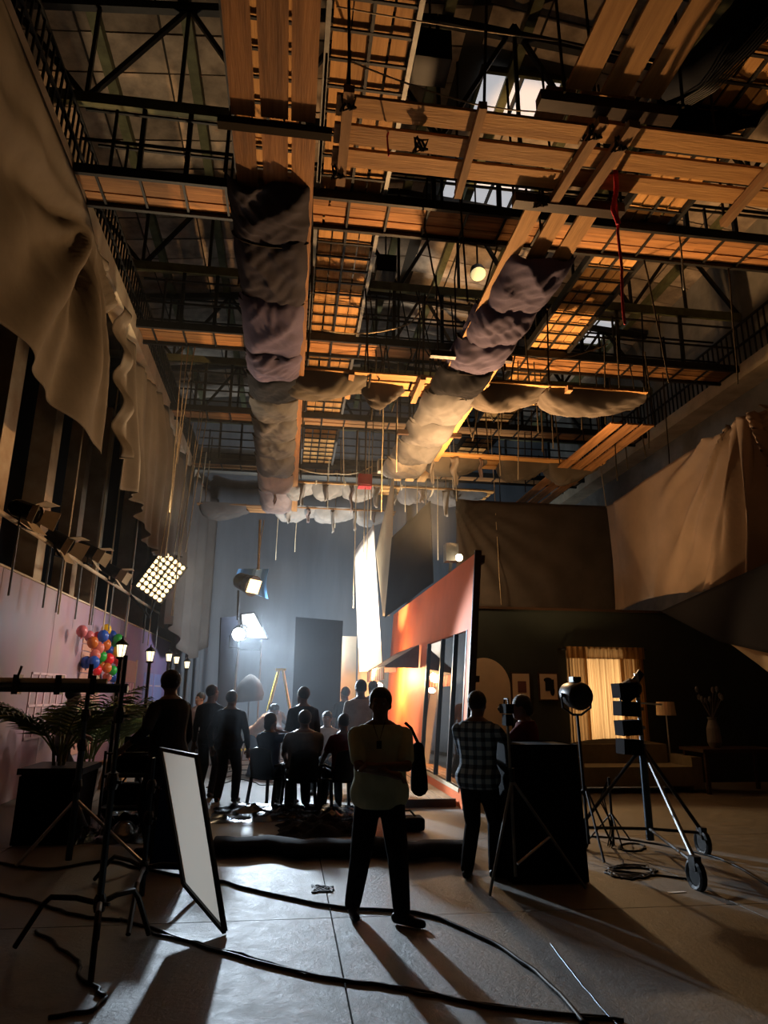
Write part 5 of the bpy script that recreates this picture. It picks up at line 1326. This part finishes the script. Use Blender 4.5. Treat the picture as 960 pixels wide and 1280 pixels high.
cable('floor_cable', 'twin black cable crossing the whole foreground', [(150, 1150), (240, 1180), (330, 1207), (430, 1228), (520, 1240), (620, 1262), (760, 1275)], .011)
cable('floor_cable', 'second strand twisted with the twin foreground cable', [(190, 1168), (250, 1182), (330, 1203), (400, 1224), (470, 1232), (540, 1246), (640, 1262), (780, 1278)], .009)
cable('floor_cable', 'thin pale cable at the lower right of the blue floor light', [(688, 1180), (710, 1210), (730, 1235), (760, 1270), (790, 1300)], .005, 'blue_steel', wob=.008)
cable('floor_cable', 'black cable curling below the nearest stand', [(45, 1165), (80, 1190), (98, 1205), (100, 1225), (125, 1240), (120, 1262), (60, 1275)], .011)
cable('floor_cable', 'black cable running in from the left edge to the turtle base', [(-10, 1118), (40, 1128), (75, 1140), (110, 1148), (150, 1152)], .012)
cable('floor_cable', 'black cable along the floor behind the left stands', [(-5, 1080), (60, 1088), (130, 1078), (180, 1088), (240, 1100)], .014)
cable('floor_cable', 'cable running from the black cart towards the wheeled stand', [(728, 1046), (780, 1050), (830, 1058), (900, 1075), (965, 1110)], .012)
cable('cable_coil', 'loose coil of black cable on the floor in front of the wheeled stand', [(770, 1085)]+[(790+28*math.cos(t*.9), 1088+7*math.sin(t*.9)+t*.2) for t in range(26)]+[(860, 1100)], .010, wob=.05)
cable('cable_coil', 'small cable coil under the thin stand at the right', [(790+16*math.cos(t*.9), 1060+5*math.sin(t*.9)) for t in range(18)], .009)
cable('floor_cable', 'tangled thin cable on the floor left of the standing man', [(403+14*math.cos(t*1.7), 1112+5*math.sin(t*2.3)) for t in range(14)], .006)
for i in range(5):
    cable('floor_cable', ['cable stretched over the lit floor behind the left group', 'second cable over the lit floor behind the left group', 'cable crossing the bright floor by the chair legs', 'cable lying toward the cream flats', 'cable at the foot of the narrow black flat'][i],
          [(258+i*3, 985-i*7), (300, 975-i*6), (330+i*5, 982-i*8), (370, 978-i*6)], .010, wob=.1)
pb2 = fl(315, 935); MB_ = MB().box((pb2.x, pb2.y, .02), (.14, 2.6, .03), Matrix.Rotation(-.25, 3, 'Z'))
tag(MB_.build('yellow_board', M['yellow']), 'yellow plank lying flat on the lit floor behind the dark-jacketed man', 'plank')
pq = fl(848, 1117); tag(MB().prism([(pq.x-.09, pq.y, .004), (pq.x+.09, pq.y+.02, .004), (pq.x+.08, pq.y+.05, .004), (pq.x-.08, pq.y+.04, .004)], .004).build('floor_tape', M['white_board']), 'scrap of white tape on the floor below the wheels', 'tape')

# ================================================================ ropes and small things overhead
def rope(name, label, pts, r, m, group=None, sag=0.0, cat='rope'):
    P_ = [V(p) for p in pts]; out = []
    for i in range(len(P_)-1):
        for k in range(6):
            t = k/6; q = P_[i].lerp(P_[i+1], t); out.append(q+V((.02*nz(q.z*1.3, i+r*900), .02*nz(q.z*1.7, 5), -sag*4*t*(1-t))))
    out.append(P_[-1])
    return tag(MB().tube(out, r, 5).build(name, M[m], smooth=True), label, cat, group)
def px_of(o_):
    d = o_-EYE; return 480+F*d.dot(RT)/d.dot(FW)
ORD = 'first second third fourth fifth sixth seventh eighth ninth tenth eleventh twelfth thirteenth fourteenth fifteenth sixteenth seventeenth eighteenth nineteenth twentieth'.split()
def rope_group(specs, r, m, base, group):
    specs.sort(key=lambda s_: px_of(V(s_[0])+(V(s_[-1])-V(s_[0]))*.6))
    for i, pts in enumerate(specs): rope('hanging_rope', base+', %s counted from the left' % ORD[i], pts, r, m, group)
sp_ = []
for px0, py0, px1, py1, Y in ((236, 430, 206, 700, 13.76), (246, 410, 196, 720, 13.76), (258, 470, 222, 700, 17.28), (240, 500, 216, 770, 17.28), (230, 500, 190, 690, 17.28), (262, 490, 232, 690, 17.28), (250, 520, 214, 770, 17.28), (228, 440, 212, 640, 13.76)):
    p = aty(px0, py0, Y); sp_.append([(p.x, Y-.02, 8.95), aty(px1, py1, Y-.4)])
rope_group(sp_, .011, 'rope', 'pale thin rope slanting down by the left drapes', 'pale ropes by the left drapes')
sp_ = []
for i in range(20):
    x = random.uniform(1.4, 4.3); ty, tz = random.choice(((9.1, 10.6), (13.4, 10.6), (13.4, 10.6), (9.46, 9.0), (13.06, 9.0), (13.06, 9)))
    e = random.choice(((11.3, 7.25), (11.9, 7.25))); e = e if random.random() < .5 else (ty+random.uniform(-.6, .6), random.uniform(7.0, 7.8))
    sp_.append([(x, ty, tz), (x+random.uniform(-.25, .25), lerp(ty, e[0], .5), lerp(tz, e[1], .55)), (x+random.uniform(-.5, .5), e[0], e[1])])
rope_group(sp_, .016, 'rope_dk', 'dark slack rope in the tangle between the two lined platforms', 'dark ropes in the centre of the grid')
sp_ = []
for i in range(16):
    x = random.uniform(4.4, 8.8); ty, tz = random.choice(((9.46, 9.0), (13.06, 9.0), (13.76, 9.0), (13.4, 10.6)))
    sp_.append([(x, ty, tz), (x+random.uniform(-.2, .2), ty+random.uniform(-.2, .2), random.uniform(6.2, 7.4))])
rope_group(sp_, .014, 'rope_dk', 'dark rope dangling on the right side of the grid', 'dark ropes right of the grid')
sp_ = []
for px_, y1_, Y in ((456, 690, 17.28), (465, 650, 17.28), (478, 640, 13.76), (460, 700, 17.96), (443, 760, 17.96), (508, 640, 17.28), (523, 650, 17.28), (628, 756, 16.8), (370, 690, 21.6), (346, 700, 21.6), (420, 660, 21.6), (549, 700, 17.96), (534, 690, 17.28), (497, 590, 13.76)):
    e = aty(px_-1.5, y1_, Y); sp_.append([(e.x+.03, Y if Y != 16.8 else 17.27, 8.96), e])
rope_group(sp_, .012, 'rope', 'pale cord hanging straight before the back curtain', 'pale cords before the back curtain')
for x, z, t in ((4.25, 6.7, 'left'), (8.45, 6.7, 'right')):
    rope('hanging_rope', 'cord holding the %s top corner of the flat dark backing' % t, [(x, 17.28, 8.96), (x, 17.0, z)], .014, 'rope')
rope('red_rope', 'long red rope hanging from the near platform at the right', [aty(770, 205, 5.9), aty(768, 240, 5.9), aty(772, 290, 5.9), aty(777, 345, 5.9), aty(781, 405, 5.9)], .016, 'rope_red')
rope('red_rope', 'red rag-like rope doubled over the batten of the near platform', [aty(768, 200, 5.85), aty(771, 235, 5.82), aty(766, 262, 5.85), aty(773, 280, 5.85)], .028, 'rope_red')
rope('red_rope', 'short red cord tied on the near platform left of its middle', [aty(487, 165, 5.6), aty(484, 172, 5.5), aty(486, 195, 5.5)], .010, 'rope_red')
rope('stay_wire', 'pale wire stretched across the roof space at the top', [(aty(420, 8, 5.2)), (aty(700, 52, 5.6)), aty(960, 105, 6.2)], .008, 'rope', None, .03)
rope('stay_wire', 'pale wire slanting below the hung cross platform, top centre', [aty(440, 78, 5.0), aty(590, 130, 5.4), aty(700, 140, 5.6)], .008, 'rope', None, .03)
rope('stay_rope', 'pale rope swooping from the middle catwalk to the right lined platform', [aty(400, 412, 12), aty(512, 405, 12), aty(545, 345, 12.2)], .014, 'rope', None, .15)
rope('stay_rope', 'pale rope slung low across the back of the grid', [aty(360, 580, 17), aty(420, 592, 17.4), aty(465, 583, 17.4)], .018, 'rope', None, .1)
rope('stay_rope', 'thin rope slanting from the right lined platform to the side', [aty(590, 430, 11), aty(690, 450, 11.4), aty(760, 430, 11.8)], .012, 'rope', None, .05)
rope('drop_wire', 'grey wire hanging from the far right catwalk', [(aty(853, 320, 8.8).x, 8.8, 8.95), aty(855, 362, 8.8)], .014, 'steel_grey')
# black bundle of cloth hanging by the right near platform
bb_ = [aty(832, 122, 6.0), aty(862, 95, 5.6), aty(905, 45, 5.2), aty(950, -10, 4.8)]
o = MB().tube([p+V((.1*i, 0, .1)) for i, p in enumerate(bb_)], [.12, .20, .26, .3], 10).build('cloth_bundle', M['blackflat'], smooth=True); tag(o, 'dark bundle of rolled cloth lashed beside the near right planks', 'cloth')
for i in range(6):
    rope('cable_run', 'dark cable of the loom beside the dark cloth bundle, %s from the bundle' % ORD[i], [bb_[0]+V((.10+.035*i, -.05, -.12)), bb_[1]+V((.12+.035*i, -.05, -.18)), bb_[2]+V((.13+.035*i, -.05, -.2)), bb_[3]+V((.14+.035*i, -.05, -.2))], .010, 'steel', 'cable loom at upper right')
o = MB().sheet(lambda u, v: aty(lerp(838, 985, u)-40*v, lerp(70, 40, u)+120*v+14*nz(u*3, v*3), 6.6+.2*nz(u*4, v*4)), 20, 16).build('black_drop', M['black'], smooth=True); solid(o, .012); tag(o, 'black drop cloth hanging at the top right corner', 'cloth')
def gear_box(name, label, c, d, m, cat, top=9.0):
    r = thing(name, label, cat, V(c)-V((0, 0, d[2]/2))); c = V(c)
    MB().box(c, d).build('case_body', M[m], r); MB().box(c+V((0, -d[1]/2-.012, 0)), (d[0]*.8, .02, d[2]*.75)).build('front_plate', M['blackmetal' if m != 'red' else 'red'], r)
    MB().tube([c+V((0, 0, d[2]/2)), (c.x, c.y, max(c.z+d[2]/2+.1, top))], .018, 6).build('hanger', M['steel'], r)
gear_box('loudspeaker', 'black box hung high among the roof steel left of the first skylight', atz(538, 72, 10.2), (.5, .45, .5), 'blackplastic', 'box', roofz(2))
gear_box('loudspeaker', 'black box hung beside the middle lengthwise catwalk', atz(482, 335, 10.0), (.4, .35, .38), 'blackplastic', 'box', roofz(2.3)-.1)
gear_box('red_box', 'small red box hanging at the far end of the right lined platform', aty(456, 602, 17.28), (.36, .3, .34), 'red', 'box')
gear_box('cream_box', 'small cream box hanging just above the red one', aty(479, 583, 17.28), (.30, .26, .34), 'cream', 'box')
gl2 = aty(597, 340, 12.0)
wk = thing('grid_lamp', 'round work lamp with pale face under the skylights', 'lamp', gl2)
MB().lathe([(.06, -.2), (.14, -.1), (.17, .08)], 16, gl2, (0, -.5, -1)).build('lamp_body', M['blackmetal'], wk)
M['dimface'] = emat('dim_lamp_face', (.85, .9, .55), .35)
MB().lathe([(.16, .08), (.16, .09), (.02, .1)], 16, gl2, (0, -.5, -1)).build('lens', M['dimface'], wk)
MB().tube([gl2, (gl2.x, gl2.y, roofz(gl2.x)+.07)], .02, 6).build('hanger', M['steel'], wk)
for i in range(16):
    x = -.5+i*.33+random.uniform(-.1, .1); y, zt_ = ((18.0, 7.28), (20.65, 7.28), (15.25, 7.28))[(i % 2)*2 if x > 3.05 else i % 2]
    L_ = random.uniform(.35, .8); w_ = random.uniform(.10, .22); sd_ = random.uniform(0, 9)
    o = MB().sheet(lambda u, v: (x+w_*(u-.5)*(1-.4*v)+.06*nz(v*3, sd_), y-.03+.05*math.sin(u*5+v*4+sd_), zt_-L_*v*(1-.2*nz(u*3, sd_))), 6, 10).build('cloth_rag', M['palecloth' if i % 3 else 'pinkcloth'], smooth=True); solid(o, .006)
    tag(o, 'torn pale rag hanging from the far cross platforms, %s counted from the left' % ORD[i], 'rag', 'rags on the far platforms')
# duct along the back
tag(MB().tube([aty(205, 578, 25.92), aty(420, 592, 25.92), aty(560, 602, 25.92)], .30, 16).build('air_duct', M['conc'], smooth=True), 'long pale round duct across the back wall under the roof', 'duct')

# ================================================================ haze in the back half of the stage
hz = bpy.data.materials.new('stage_haze'); hz.use_nodes = True; nt = hz.node_tree
for n in list(nt.nodes):
    if n.type != 'OUTPUT_MATERIAL': nt.nodes.remove(n)
vs = nt.nodes.new('ShaderNodeVolumeScatter'); vs.inputs['Color'].default_value = (.86, .93, 1, 1); vs.inputs['Density'].default_value = .006; vs.inputs['Anisotropy'].default_value = .35
nt.links.new(vs.outputs[0], [n for n in nt.nodes if n.type == 'OUTPUT_MATERIAL'][0].inputs['Volume'])
o = MB().bb(-4.25, 2.70, 10.0, 25.6, .13, 8.6).build('haze', hz); o['kind'] = 'stuff'; o['label'] = 'thin smoke haze filling the back half of the stage'; o['category'] = 'haze'
